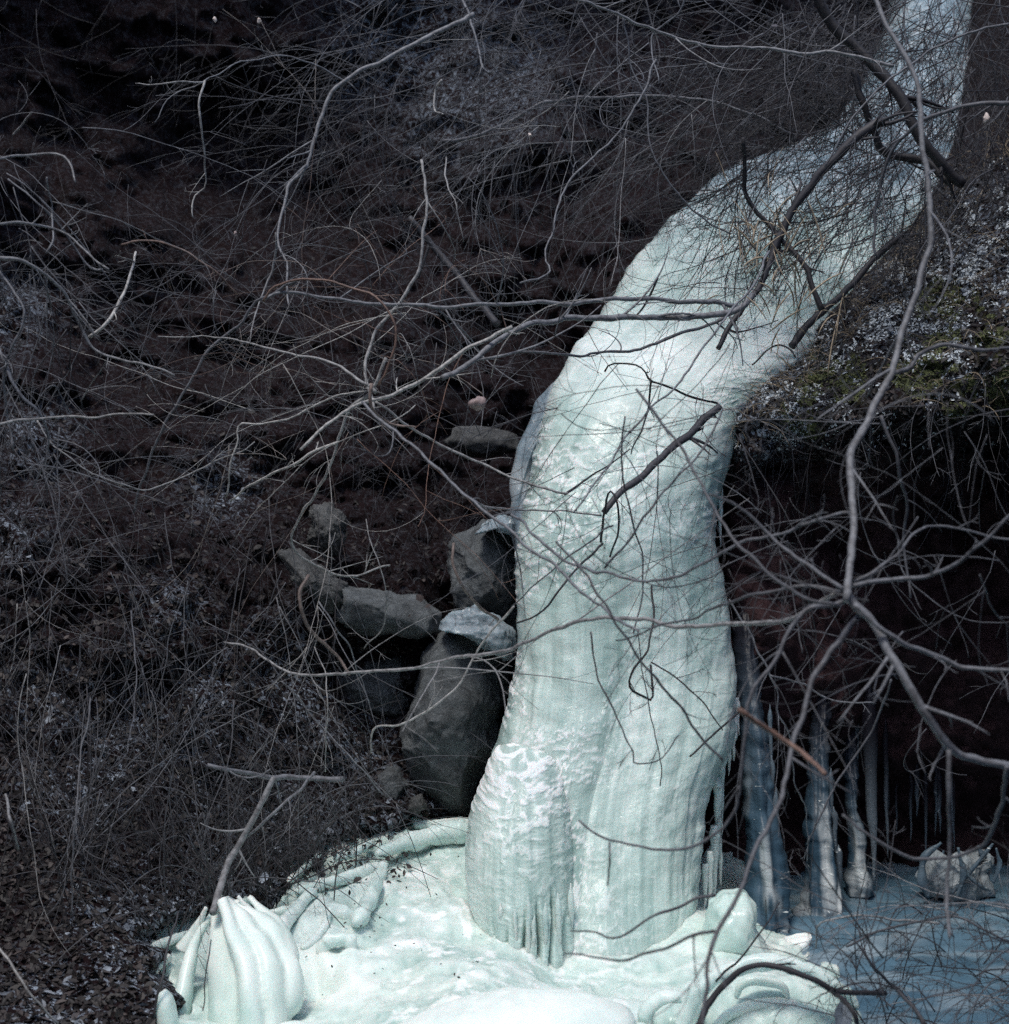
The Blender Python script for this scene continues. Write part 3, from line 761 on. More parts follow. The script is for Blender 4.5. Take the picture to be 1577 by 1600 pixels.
FR = [(333,1412,356,1408,5.36),(330,1420,372,1414,5.34),(329,1436,390,1426,5.31),(328,1464,418,1448,5.26),(328,1500,446,1480,5.22),(327,1540,462,1514,5.19),(326,1580,466,1545,5.16),(326,1650,458,1590,5.14)]
v, f, _, _ = loft(FR, [0.01, 0.03, 0.05, 0.08, 0.1, 0.11, 0.11, 0.11], 0.10, 120, 90, 0.8)
for a_ in f: ff.setdefault(a_.shape[1], []).append(a_ + nb)
fv.append(v); nb += len(v)
fan = mesh_np('ice_fan', np.concatenate(fv), [np.concatenate(a_) for a_ in ff.values()], ICE_SMOOTH, {'frost': 0.1})
rm = fan.modifiers.new('melt', 'REMESH'); rm.mode = 'VOXEL'; rm.voxel_size = 0.0055; rm.use_smooth_shade = True
sm = fan.modifiers.new('soften', 'SMOOTH'); sm.factor = 0.5; sm.iterations = 9
tag(fan, 'fluted fan of smooth ice folds below the stout straight stem', 'ice formation')
for i, (pts, r0, r1, lb) in enumerate([([(322,1418),(314,1436),(304,1456),(290,1484)], 3, 17, 'small ice cone frozen round a stem left of the fluted fan'),
        ([(344,1392),(342,1404),(342,1424)], 4, 9, 'ice sheath where the stout stem enters the fluted fan'),
        ([(372,1400),(384,1414),(404,1436)], 2.5, 8, 'thin ice sheath on a stem just right of the fluted fan top')]):
    p_ = np.array(pts, float); C = catmull(P(p_[:, 0], p_[:, 1], 5.32 + 0.1 * (i == 0)), 30); t = np.linspace(0, 1, 30)
    v, f = tubes(C, (r0 + (r1 - r0) * t ** 1.4) / F * 5.3, 16)
    v += (0.003 * fbm(v[:, 0] * 20, v[:, 1] * 20, v[:, 2] * 12, 2, 71))[:, None]
    tag(mesh_np('ice_sheath', v, f, ICE_SMOOTH, {'frost': 0.1}), lb, 'ice')
star_solid('ice_dome', [(1064,1660),(1080,1572),(1115,1534),(1175,1510),(1240,1512),(1300,1538),(1345,1580),(1350,1660)], 5.12, 0.28, ICE_MOUND,
           'broad glassy ice dome below the thin ice arch at lower right', 'ice', 0.014, 7, 23, 6, frost=0.0)
star_solid('ice_dome', [(1008,1660),(1014,1580),(1036,1560),(1066,1560),(1086,1580),(1092,1660)], 5.08, 0.12, ICE_MOUND,
           'small ice dome inside the rounded ice hoop', 'ice', 0.006, 7, 24, 5)
star_solid('ice_ridge', [(560,1680),(590,1622),(650,1592),(730,1568),(820,1554),(920,1562),(985,1582),(1010,1680)], 4.74, 0.2, ICE_SMOOTH,
           'long smooth white ice ridge along the bottom edge below the waterfall', 'ice', 0.012, 6, 25, 6, frost=0.4)
for i, (pts, r_, lb) in enumerate([([(1150,1560),(1158,1540),(1180,1532),(1220,1540),(1232,1560)], 8, 'short curled ice rope on the front of the glassy dome'),
        ([(1110,1610),(1150,1580),(1220,1568),(1290,1590)], 10, 'wide low ice rope across the front of the glassy dome')]):
    p_ = np.array(pts, float); C = catmull(P(p_[:, 0], p_[:, 1], 4.9), 40); t = np.linspace(0, 1, 40)
    v, f = tubes(C, r_ / F * 4.9 * (0.3 + 0.7 * np.sin(t * np.pi) ** 0.5), 16)
    tag(mesh_np('ice_rope', v, f, ICE_SMOOTH, {'frost': 0.1}), lb, 'ice')

# ------------------------------------------------------------------ boulders
B = [
 ('boulder', [(690,985),(722,955),(760,952),(790,985),(797,1040),(788,1100),(764,1180),(740,1240),(728,1290),(690,1282),(650,1254),(628,1212),(622,1150),(636,1090),(656,1030)], 6.95, .35, ROCK, 'tall dark egg-shaped boulder against the left side of the waterfall', .03, 4, 11),
 ('boulder', [(715,850),(740,820),(775,808),(812,818),(818,870),(815,930),(800,975),(760,962),(722,962),(700,930),(703,880)], 7.15, .28, ROCK, 'rounded boulder under an ice cap above the tall boulder', .03, 5, 12),
 ('rock_slab', [(520,912),(560,922),(610,925),(652,928),(694,960),(692,990),(655,1000),(605,994),(562,988),(530,968)], 7.0, .28, ROCK, 'flat pointed rock slab with dead leaves on it', .02, 6, 13),
 ('rock', [(440,862),(470,862),(505,892),(540,912),(552,948),(520,958),(490,930),(458,900)], 6.95, .22, ROCK2, 'pale lichen-covered rock at the left end of the slab', .03, 7, 14),
 ('boulder', [(535,1010),(590,1000),(655,1008),(668,1040),(650,1100),(600,1128),(545,1110),(520,1060)], 7.25, .22, ROCK, 'dim boulder in shadow beneath the flat slab', .03, 5, 15),
 ('rock', [(690,690),(715,674),(760,670),(806,680),(812,705),(770,716),(715,712)], 7.9, .2, ROCK2, 'low flat rock in the shade left of the blue ice sheet', .02, 5, 16),
 ('rock', [(588,1212),(602,1196),(622,1198),(634,1222),(630,1256),(606,1262),(590,1245)], 6.85, .1, ROCK, 'small rock at the lower left of the tall boulder', .015, 9, 17),
 ('rock', [(490,800),(512,784),(534,800),(542,840),(530,866),(504,868),(488,840)], 7.2, .12, ROCK2, 'upright speckled rock above the lichen-covered rock', .03, 8, 18),
 ('rock', [(640,1244),(660,1240),(668,1262),(650,1276),(634,1268)], 6.75, .05, ROCK2, 'small brownish stone in the corner below the tall boulder', .01, 10, 19),
]
BO = []
for nm, ol, Y, th, mt, lb, na, ns, sd_ in B:
    BO.append(star_solid(nm, ol, Y, th, mt, lb, 'rock', na, ns, sd_, 6 if na > .02 else 5, 0.8, facet=0.7))
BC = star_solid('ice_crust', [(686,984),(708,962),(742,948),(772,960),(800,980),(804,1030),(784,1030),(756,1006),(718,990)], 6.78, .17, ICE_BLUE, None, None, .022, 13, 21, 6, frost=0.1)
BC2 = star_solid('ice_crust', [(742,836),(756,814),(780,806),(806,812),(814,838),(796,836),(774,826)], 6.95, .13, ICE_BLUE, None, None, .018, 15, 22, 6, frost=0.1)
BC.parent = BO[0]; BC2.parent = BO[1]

# ------------------------------------------------------------------ leaf litter, moss, snow crust, dry grass
def surf_points(V, X, Yp, n, wfun, seed):
    g = np.random.default_rng(seed)
    w = np.clip(wfun(X[:-1, :-1], Yp[:-1, :-1]), 0, None).ravel(); w = w / w.sum()
    k = g.choice(len(w), n, p=w); i, j = np.unravel_index(k, X[:-1, :-1].shape)
    a, b = g.random(n)[:, None], g.random(n)[:, None]
    p00, p01, p10 = V[i, j], V[i, j + 1], V[i + 1, j]
    p = p00 + (p01 - p00) * a + (p10 - p00) * b
    nn = np.cross(p10 - p00, p01 - p00); nn /= np.linalg.norm(nn, axis=1, keepdims=True) + 1e-9
    nn *= np.where(nn[:, 1:2] > 0, -1, 1)
    return p, nn, X[i, j], Yp[i, j], g

def leaves(name, p, nn, g, size, tint, mat, label, cat=None, kind='stuff', curl=0.35):
    n = len(p)
    up = nn + g.normal(0, 0.55, (n, 3)); up /= np.linalg.norm(up, axis=1, keepdims=True)
    a = np.cross(up, g.normal(0, 1, (n, 3))); a /= np.linalg.norm(a, axis=1, keepdims=True)
    b = np.cross(up, a)
    L = (size * g.uniform(0.5, 1.3, n))[:, None]; Wd = L * g.uniform(0.35, 0.75, n)[:, None]
    c = (g.uniform(-curl, curl, n) * L[:, 0])[:, None]
    p = p + up * 0.006
    vs = np.stack([p - a * L, p - a * L * .3 + b * Wd * .9 + up * c, p + a * L * .35 + b * Wd * .8 + up * c, p + a * L + up * c * .5,
                   p + a * L * .35 - b * Wd * .8 + up * c, p - a * L * .3 - b * Wd * .9 + up * c, p], 1)
    ix = np.array([[0, 1, 6], [1, 2, 6], [2, 3, 6], [3, 4, 6], [4, 5, 6], [5, 0, 6]])
    fa = (ix[None] + (np.arange(n) * 7)[:, None, None]).reshape(-1, 3)
    o = mesh_np(name, vs.reshape(-1, 3), fa, mat, {'tint': np.repeat(tint, 7)}, shade=False)
    if kind == 'stuff': tag(o, label, cat, kind='stuff')
    return o

p, nn, lx, ly, g = surf_points(HV, HX, HY, 22000, lambda x, y: smooth(650, 1150, y) * (x < 830) * (y < 1650) * (x > -300) * (polydist(x, y, ICEPOLY) < 6) + 0.15 * smooth(300, 600, y) * (x < 500) * (x > -300), 5)
sb = np.maximum(blobs(lx, ly, BLOB_SNOW), 1.5 * edge_frost(lx, ly))
cl_ = fbm(p[:, 0] * 9, p[:, 1] * 9, p[:, 2] * 9, 3, 88)
tint = np.where(g.random(len(p)) < np.clip((sb - 0.3) * 0.7, 0, 0.7) * (cl_ > 0.1), g.uniform(0.82, 0.99, len(p)), g.uniform(0, 0.78, len(p)) ** 1.3)
leaves('leaf_litter', p, nn, g, 0.016, tint, LEAF, 'dark dead leaves, some frosted, covering the slope on the left', 'leaf litter')
p, nn, lx, ly, g = surf_points(BV, BX, BY, 9000, lambda x, y: (y < 720) * (y > 150) * (x < 1800) * (y > 240 + (1560 - x) * 1.0), 6)
sb = blobs(lx, ly, SN_R)
cl_ = fbm(p[:, 0] * 10, p[:, 1] * 10, p[:, 2] * 10, 3, 89)
tint = np.where(g.random(len(p)) < np.clip((sb - 0.1) * 0.8, 0, 0.5) * (cl_ > -0.15), g.uniform(0.86, 1.0, len(p)), g.uniform(0, 0.8, len(p)) ** 1.2)
leaves('bank_litter', p, nn, g, 0.015, tint, LEAF, 'frosted leaf litter and twig crumbs on top of the right bank', 'leaf litter')
p, nn, lx, ly, g = surf_points(BV, BX, BY, 14000, lambda x, y: (blobs(x, y, MO_R) > 0.35) * (y < 700) * (noise(x / 28, y / 22, 0, 5) > -0.1) * 1.0, 7)
leaves('moss', p, nn, g, 0.007, np.zeros(len(p)), MOSS, 'green moss cushions on the lip of the right bank', 'moss')
o_slab = [(655,935,.020),(668,948,.017),(642,962,.016),(500,1373,.03)]
for i, (x, y, s) in enumerate(o_slab[:3]):
    g = np.random.default_rng(90 + i); c = P(x, y, 6.74 if i < 3 else 5.9)
    o = leaves('dead_leaf', c[None], np.array([[0, -0.5, 0.8]]), g, np.array([s * 1.4]), np.array([0.8]), LEAF, '', kind='thing')
    tag(o, ['pale oval dead leaf at the back of the flat slab', 'curled dead leaf on the right part of the flat slab', 'dead leaf lying on the front of the flat slab'][i], 'leaf')

def grow(start, dirs, length, n=12, curl=1.2, droop=0.0, wig=0.12, g=rng):
    Bn = len(start); d = dirs / np.linalg.norm(dirs, axis=1, keepdims=True)
    ax = g.normal(0, 1, (Bn, 3)); ax /= np.linalg.norm(ax, axis=1, keepdims=True)
    k = (g.normal(0, curl, Bn) / (n - 1))[:, None]
    C = np.empty((Bn, n, 3)); C[:, 0] = start; st = (length / (n - 1))[:, None]
    for i in range(1, n):
        d = d + np.cross(ax, d) * k + g.normal(0, wig, (Bn, 3)) / math.sqrt(n) + np.array([0, 0, -droop / (n - 1)])
        d /= np.linalg.norm(d, axis=1, keepdims=True)
        C[:, i] = C[:, i - 1] + d * st
    return C

def branch_from(C, R, count, g, lo=0.3, hi=0.7, spread=0.8, lf=(0.3, 0.7), n=9, curl=1.0, droop=0.1, wig=0.15, t0=0.1):
    """children spread over parent curves"""
    Bn, N, _ = C.shape
    par = np.repeat(np.arange(Bn), count); m = len(par)
    t = g.uniform(t0, 0.97, m) * (N - 1); i = t.astype(int); f = (t - i)[:, None]
    st = C[par, i] * (1 - f) + C[par, np.minimum(i + 1, N - 1)] * f
    tan = C[par, np.minimum(i + 1, N - 1)] - C[par, i]; tan /= np.linalg.norm(tan, axis=1, keepdims=True) + 1e-9
    side = g.normal(0, 1, (m, 3)); side[:, 1] *= 0.6; side -= tan * (side * tan).sum(1, keepdims=True); side /= np.linalg.norm(side, axis=1, keepdims=True) + 1e-9
    a = g.normal(spread, 0.25, m)[:, None]
    dirs = tan * np.cos(a) + side * np.sin(a)
    plen = np.linalg.norm(np.diff(C, axis=1), axis=2).sum(1)[par]
    ln = plen * g.uniform(lf[0], lf[1], m) * (1 - 0.6 * t / (N - 1))
    r = R[par, i] * g.uniform(lo, hi, m)
    CC = grow(st, dirs, ln, n, curl, droop, wig, g)
    RR = r[:, None] * np.linspace(1, 0.35, n)[None]
    return CC, RR, par

class Mesh:
    def __init__(s): s.v = []; s.f = {3: [], 4: [], 5: [], 6: []}; s.t = []; s.n = 0
    def add(s, C, R, tint, sides=4):
        v, fs = tubes(C, R, sides)
        Bn = 1 if np.ndim(C) == 2 else len(C)
        for a in fs: s.f.setdefault(a.shape[1], []).append(a + s.n)
        s.v.append(v); s.t.append(np.repeat(np.broadcast_to(tint, (Bn,)), len(v) // Bn)); s.n += len(v)
    def build(s, name, mat, parent=None):
        return mesh_np(name, np.concatenate(s.v), [np.concatenate(a) for a in s.f.values() if a], mat, {'tint': np.concatenate(s.t)}, parent=parent)

p, nn, lx, ly, g = surf_points(BV, BX, BY, 9000, lambda x, y: (y < 700) * (y > 240) * (x < 1800) * (y > 225 + (1560 - x) * 1.0) * (blobs(x, y, SN_R) + .1) * (fbm(x / 22, y / 15, 0, 3, 19) > 0.05), 16)
leaves('snow', p, nn, g, 0.0075, np.zeros(len(p)), SNOW, 'broken snow crust lying among the litter on the right bank', 'snow')
# dry grass on the bank
p, nn, lx, ly, g = surf_points(BV, BX, BY, 800, lambda x, y: (y < 700) * (y > 200) * (x < 1700) * (np.abs(y - (240 + (1560 - x) * 1.0)) < 60) * 1.0 + 0.25 * (y < 640) * (y > 350) * (x < 1700) * (x > 1400), 8)
dg = np.stack([g.normal(0, .45, 800), g.normal(-.3, .3, 800), g.uniform(.2, 1.0, 800)], -1)
C = grow(p, dg, g.uniform(.08, .26, 800), 7, 0.8, 1.3, 0.15, g)
mb = Mesh(); mb.add(C, np.linspace(1, .3, 7)[None] * g.uniform(.0012, .0026, 800)[:, None], 0.5, 3)
tag(mb.build('dry_grass', GRASS), 'pale dry grass blades along the edge of the right bank', 'grass', kind='stuff')
# ------------------------------------------------------------------ bare branches traced one by one
# (label, name, points, Y start, Y end, diameter px start, end, tint, twig count, droop)
HB = [
 # ---- top left and centre
 ('pale twig dropping straight down from a joint at upper left', 'branch', [(318,128),(312,160),(317,200),(322,286),(302,310),(304,342)], 6.2,6.2, 4,2, .66,2),
 ('thin pale branch arching left to the joint of the hanging twig', 'branch', [(560,140),(520,112),(440,85),(380,98),(318,128),(270,150),(240,190)], 6.6,6.2, 3,2, .5,3),
 ('thin nearly level twig left of the hanging twig', 'branch', [(210,133),(262,130),(318,127)], 6.2,6.2, 2,3, .6,1),
 ('long grey stem swooping from the top centre down to the middle left', 'stem', [(740,22),(690,48),(600,92),(540,128),(508,160),(492,225),(476,262),(452,290),(440,325),(433,364),(446,420),(450,480)], 6.8,6.2, 9,3, .52,6),
 ('thin side stem falling from the grey swooping stem', 'branch', [(433,364),(424,420),(408,470),(390,536)], 6.2,6.1, 4,2, .55,3),
 ('zigzag twig hanging from the top edge left of centre', 'branch', [(718,-8),(740,45),(757,108),(774,114),(750,145)], 6.9,6.7, 5,3, .5,2),
 ('kinked grey branch falling down the centre left', 'branch', [(664,248),(664,300),(665,360),(660,415),(626,468),(592,512),(572,556),(576,598),(582,642)], 6.0,5.7, 5,6, .6,4),
 ('pale curving twig between the swooping stem and the kinked branch', 'branch', [(700,246),(698,285),(712,318),(716,345),(724,380)], 6.4,6.2, 3,2, .6,1),
 ('short hooked pale twig at upper centre', 'branch', [(690,126),(680,140),(678,172),(692,180)], 6.5,6.4, 4,2, .66,0),
 ('long twig rising diagonally from the left tangle', 'branch', [(205,800),(250,682),(288,615),(330,545),(372,505),(410,468),(470,430)], 6.0,5.7, 4,5, .42,3),
 ('thick grey branch running level from the left tangle to the ice', 'branch', [(410,468),(445,456),(490,460),(560,472),(640,479),(720,479),(860,473),(960,470),(1070,474),(1160,478)], 5.7,6.1, 5,8, .5,6),
 ('grey branch forking below the thick level one across the ice edge', 'branch', [(690,592),(740,560),(790,528),(850,502),(930,494),(1020,497),(1100,494),(1150,484),(1180,460)], 5.4,6.05, 9,10, .52,5),
 ('third grey branch crossing low over the upper ice', 'branch', [(770,556),(850,550),(930,553),(990,545),(1050,525),(1110,507),(1135,495)], 5.7,6.1, 4,6, .45,3),
 ('stout pale branch slanting up from the knot at centre left', 'branch', [(470,700),(520,655),(560,632),(600,626),(660,594),(700,568),(750,532),(800,508)], 5.3,5.5, 5,7, .68,5),
 ('long stem falling from the knot to a sharp elbow at left', 'stem', [(600,560),(580,608),(548,640),(525,690),(505,740),(480,790),(456,848),(480,876),(520,902),(560,902),(610,885)], 5.5,6.0, 6,3, .64,6),
 ('long grey stem sloping right from the knot to the ice', 'stem', [(570,630),(600,655),(655,705),(720,765),(790,830),(850,868),(905,920),(960,965),(1000,985)], 5.0,4.2, 6,5, .5,4),
 ('twig running left from the knot through the tangle', 'branch', [(590,615),(558,590),(510,566),(450,556),(390,540),(340,528),(250,527)], 5.5,5.8, 6,2, .6,4),
 ('slender branch reaching from the knot across to the ice', 'branch', [(590,630),(625,655),(675,690),(740,722),(800,750),(860,767),(886,772)], 5.4,5.5, 4,4, .6,3),
 ('dark twig continuing up over the ice from the slender branch', 'branch', [(886,772),(915,748),(955,722),(985,702)], 5.5,5.6, 4,2, .25,1),
 ('thick snapped dark branch lying across the middle of the ice', 'broken_branch', [(940,805),(952,792),(985,758),(1010,738),(1045,706),(1080,676),(1112,648),(1124,636)], 5.8,6.1, 11,13, .3,3),
 ('small dark loop of twig at the lower end of the snapped branch', 'twig', [(938,848),(942,800),(952,766),(966,784),(966,835),(954,870)], 5.75,5.75, 4,3, .18,1),
 ('level twig joining the snapped branch from the left', 'branch', [(735,783),(766,793),(820,795),(890,797),(940,803)], 5.6,5.8, 4,3, .55,2),
 ('hooked light twig under the knot curling back to the right', 'branch', [(356,778),(360,735),(370,692),(372,660),(400,660),(450,652),(520,624),(575,612)], 5.7,5.5, 3,3, .68,2),
 ('light twig from the left tangle bending down to the right', 'branch', [(360,782),(420,745),(480,715),(530,690)], 5.6,5.4, 3,5, .7,2),
 ('reddish arching twig above the knot', 'branch', [(410,470),(432,446),(480,434),(540,446),(590,470),(620,520),(610,570),(590,605)], 5.4,5.3, 4,4, .9,2),
 ('brown curved twig inside the knot', 'branch', [(582,600),(580,640),(610,662),(650,668)], 5.2,5.2, 6,3, .85,2),
 ('brown arching twig at far left middle', 'branch', [(190,385),(225,378),(262,383),(310,405),(345,430),(372,460)], 5.5,5.5, 4,3, .86,1),
 ('light branch with cut end pointing down left', 'branch', [(215,395),(195,455),(165,505),(140,525)], 5.6,5.4, 4,6, .68,2),
 ('thin light twig crossing the centre with a leafless fork', 'branch', [(810,440),(855,425),(855,395),(868,340),(895,285),(950,225),(990,165),(1030,90)], 5.6,6.0, 3,4, .5,4),
 ('long light branch arching along the top right', 'branch', [(860,-10),(950,12),(1010,42),(1070,66),(1140,74),(1230,78),(1330,86),(1400,100)], 5.6,6.0, 4,6, .55,6),
 ('faint grey branch bowing across the upper centre', 'branch', [(690,222),(780,200),(850,162),(900,152),(1010,150),(1110,158),(1180,178),(1230,205)], 6.9,6.9, 6,4, .42,5),
 ('arching grey stem dropping through the upper centre', 'stem', [(975,20),(985,90),(1005,150),(1015,215),(1040,270),(1085,330),(1140,370)], 6.0,6.2, 3,3, .45,4),
 ('thick blurred stem fading behind the tangle right of centre', 'stem', [(640,340),(690,395),(730,450),(775,505)], 7.2,7.0, 10,12, .3,2),
 ('small bent twig with a pale tip near the top centre', 'twig', [(1030,130),(1020,60),(1060,20),(1075,-10)], 6.3,6.3, 2,3, .5,2),
 # ---- left edge
 ('bluish branch bending down from the left edge', 'branch', [(-20,348),(40,350),(95,362),(130,385),(150,410),(168,422)], 4.9,5.0, 5,3, .55,3),
 ('forked bluish branch crossing lower left of the upper slope', 'branch', [(-20,398),(30,408),(72,430),(105,462),(122,500),(142,545),(190,560),(235,572),(272,586)], 4.9,5.1, 7,3, .56,5),
 ('curled pale branch tip at the upper left edge', 'branch', [(-20,248),(40,244),(90,242),(112,256),(118,286)], 4.8,4.9, 5,3, .55,2),
 ('straight pale stick jutting in from the left edge', 'stick', [(-20,662),(60,656),(150,650),(240,647)], 4.8,4.9, 5,3, .6,0),
 ('curving branch falling down the left edge', 'branch', [(-10,520),(8,570),(30,612),(60,645),(74,680),(70,720),(50,762)], 4.9,5.0, 7,3, .5,4),
 ('branch rising in an S curve along the left edge', 'branch', [(20,705),(12,650),(5,600),(14,545),(34,505),(30,470),(0,425)], 4.9,4.9, 4,4, .5,3),
 ('upright twig in front of the left slope', 'twig', [(75,278),(79,330),(82,375),(74,395)], 5.0,5.0, 3,3, .52,1),
 ('slanting bluish twig between the left edge branches', 'branch', [(10,280),(60,320),(105,365),(140,415),(160,420)], 5.1,5.1, 3,4, .45,2),
 ('short pale stick leaning at upper left', 'stick', [(20,212),(50,175)], 5.1,5.1, 3,3, .55,0),
 ('long vine sagging in a shallow arc across the left middle', 'vine', [(60,660),(90,700),(140,730),(180,755),(230,762),(290,745),(350,715),(400,690)], 5.4,5.6, 3,2, .6,3),
 ('bowed twig looping up from the lower left edge', 'branch', [(52,700),(48,650),(80,600),(110,650),(150,680)], 5.0,5.2, 3,2, .45,2),
 # ---- lower left
 ('long slender branch spanning from the left brush to the ice', 'branch', [(350,1000),(400,1020),(440,1042),(480,1052),(560,1052),(640,1042),(720,1026),(790,1014),(850,992),(905,973),(960,970),(1060,976),(1160,978),(1225,968),(1268,950),(1310,925)], 5.7,3.9, 4,9, .58,6),
 ('brown hooked stem in front of the lichen rock', 'branch', [(481,898),(468,928),(476,965),(505,1004),(530,1032),(546,1056)], 5.7,5.7, 7,5, .84,1),
 ('slender twig crossing the tall boulder with a bent tip', 'branch', [(582,1178),(583,1140),(625,1133),(668,1112),(710,1078),(735,1040),(760,1000),(800,945)], 5.8,5.6, 3,4, .66,2),
 ('thick dead branch lying level above the lower brush', 'branch', [(325,1192),(350,1201),(400,1208),(432,1214),(480,1218),(538,1218)], 5.5,5.6, 7,9, .5,3),
 ('stout straight stem rising from the top of the fluted ice fan', 'stem', [(432,1212),(405,1258),(378,1305),(356,1355),(338,1400),(330,1430)], 5.5,5.25, 9,12, .55,2),
 ('thin stem crossing the stout stem above the ice fan', 'stem', [(492,1206),(455,1248),(420,1280),(388,1308)], 5.5,5.4, 5,4, .5,2),
 ('brown curved twig in front of the rounded upper boulder', 'branch', [(706,848),(708,880),(722,915),(745,942),(778,968)], 5.4,5.6, 5,5, .84,1),
 ('thin hanging twig over the pointed slab', 'twig', [(568,812),(590,870),(604,930),(598,975),(570,1015)], 5.8,5.9, 2,2, .62,1),
 ('long thin twig hanging left of the boulders', 'twig', [(492,1010),(508,1060),(514,1110),(508,1205)], 5.7,5.7, 2,2, .64,1),
 ('thin twig sloping down right past the dead branch', 'twig', [(440,1065),(500,1130),(560,1195),(600,1240)], 5.7,5.9, 3,2, .52,2),
 ('thin twig hanging over the shadow under the slab', 'twig', [(500,940),(530,985),(560,1050),(580,1098)], 5.8,5.9, 3,2, .5,0),
 ('pale twig coming in low at the left edge', 'branch', [(-10,1470),(20,1510),(50,1555),(90,1602)], 4.5,4.4, 4,4, .62,1),
 ('short broken stick upright at the lower left', 'stick', [(8,1240),(18,1280),(28,1325)], 4.9,4.9, 4,7, .55,0),
 ('drooping whip in the lower left brush', 'stem', [(140,1090),(125,1180),(118,1290),(108,1430)], 5.2,5.0, 3,3, .4,3),
 ('bent twig poking out of the lower left ice edge', 'twig', [(278,1424),(262,1480),(255,1530),(238,1590)], 5.1,4.9, 3,5, .28,1),
 ('dark drooping twig beside the ice fan', 'twig', [(330,1470),(322,1520),(316,1580)], 4.95,4.9, 2,2, .3,1),
 # ---- in front of the ice
 ('long pale twig rising diagonally over the upper ice', 'branch', [(900,800),(960,720),(1010,650),(1065,590),(1110,530),(1160,465),(1205,395)], 4.8,5.6, 3,4, .5,4),
 ('dark twig arching over the ice below the third branch', 'branch', [(945,582),(955,570),(985,568),(1010,582),(1018,596),(1050,606),(1085,620),(1120,630)], 6.1,6.2, 3,4, .15,1),
 ('dark twig falling from the arched twig on the ice', 'twig', [(1017,596),(1012,640),(998,680),(986,710)], 6.1,6.0, 4,2, .15,1),
 ('short straight dark stick on the upper ice', 'stick', [(1028,434),(1005,480),(988,500)], 6.6,6.6, 4,3, .12,0),
 ('grey branch curving across the middle of the ice', 'branch', [(800,800),(850,845),(900,880),(960,897),(1030,902),(1080,890),(1140,862),(1200,838),(1260,815),(1330,798)], 4.6,3.9, 5,6, .48,4),
 ('blurred long stem sloping down over the ice centre', 'stem', [(870,850),(930,920),(985,1000),(1035,1070),(1080,1130),(1130,1190)], 4.2,4.1, 4,5, .35,2),
 ('thin dark twig slanting from the left ice edge', 'twig', [(806,972),(845,955),(872,925),(900,890),(940,850)], 5.2,5.4, 3,4, .25,1),
 ('straight twig crossing the ice to the left boulder', 'twig', [(800,945),(850,905),(905,855),(960,820)], 5.2,5.3, 2,3, .35,1),
 ('thin loop of twig low on the right of the ice', 'twig', [(925,985),(932,1050),(955,1110),(985,1170),(992,1194),(1030,1188),(1060,1150)], 4.6,4.6, 3,2, .3,2),
 ('tangled dark twig hanging in the middle of the ice', 'twig', [(1020,915),(1022,960),(1010,1018),(992,1040),(984,1070),(1002,1088),(1018,1092),(1018,1040)], 5.0,5.0, 4,4, .12,3),
 ('thin dark twig falling right of the tangled twig', 'twig', [(1020,1035),(1060,1060),(1100,1100),(1130,1140)], 5.0,5.0, 3,2, .15,2),
 ('long hanging twig down the ice centre', 'twig', [(1000,985),(1012,1090),(1025,1150),(1034,1190),(1033,1230)], 4.9,4.9, 2,2, .2,2),
 ('short dark twig at the torn right edge of the ice', 'twig', [(1078,1182),(1115,1150),(1155,1115)], 5.3,5.4, 3,4, .15,0),
 ('curved grey twig across the left half of the ice', 'branch', [(978,650),(968,720),(985,800),(1000,860),(1005,930),(990,985)], 4.8,4.8, 3,3, .35,3),
 ('grey twig rising from the ice to the snapped branch', 'branch', [(945,890),(990,830),(1040,770),(1095,700),(1130,640)], 4.5,4.6, 4,3, .4,3),
 ('blurred twig sloping over the right ice edge', 'branch', [(1000,610),(1060,690),(1110,780),(1160,860),(1240,930),(1310,950)], 4.0,3.8, 5,6, .4,4),
 # ---- dark limbs at upper right
 ('dark gnarled limb coming down from the top right', 'limb', [(1270,-20),(1310,45),(1360,95),(1405,150),(1428,200),(1462,245),(1500,285)], 6.3,6.4, 17,19, .1,4),
 ('second dark limb forking left of the gnarled limb', 'limb', [(1330,110),(1352,165),(1370,215),(1392,240),(1440,250),(1480,285)], 6.5,6.4, 11,15, .1,4),
 ('thick snapped limb pointing down left over the upper ice', 'limb', [(1118,546),(1135,514),(1162,480),(1190,440),(1212,385),(1240,330),(1285,270),(1330,220),(1375,190)], 6.15,6.3, 8,16, .26,8),
 ('dark crooked branch zigzagging over the upper ice', 'branch', [(1162,215),(1166,305),(1200,345),(1226,378),(1256,415),(1272,455),(1286,485)], 6.2,6.3, 6,10, .14,4),
 ('stout dark branch slanting along the edge of the bank', 'branch', [(1236,545),(1262,512),(1292,484),(1330,448),(1372,400),(1415,365)], 6.4,6.5, 13,9, .2,5),
 ('curved dark twig beside the bank edge', 'twig', [(1175,570),(1210,540),(1235,545),(1245,560)], 6.2,6.2, 3,3, .15,0),
 ('pale twig crossing the top right corner', 'branch', [(1577,35),(1500,60),(1430,95),(1380,130),(1330,190),(1290,260)], 5.4,5.6, 4,3, .48,4),
 ('long grey branch bowing over the right bank', 'branch', [(1600,165),(1540,160),(1480,175),(1430,200),(1390,250),(1370,330),(1372,400)], 5.2,5.4, 8,4, .38,4),
 # ---- right side foreground
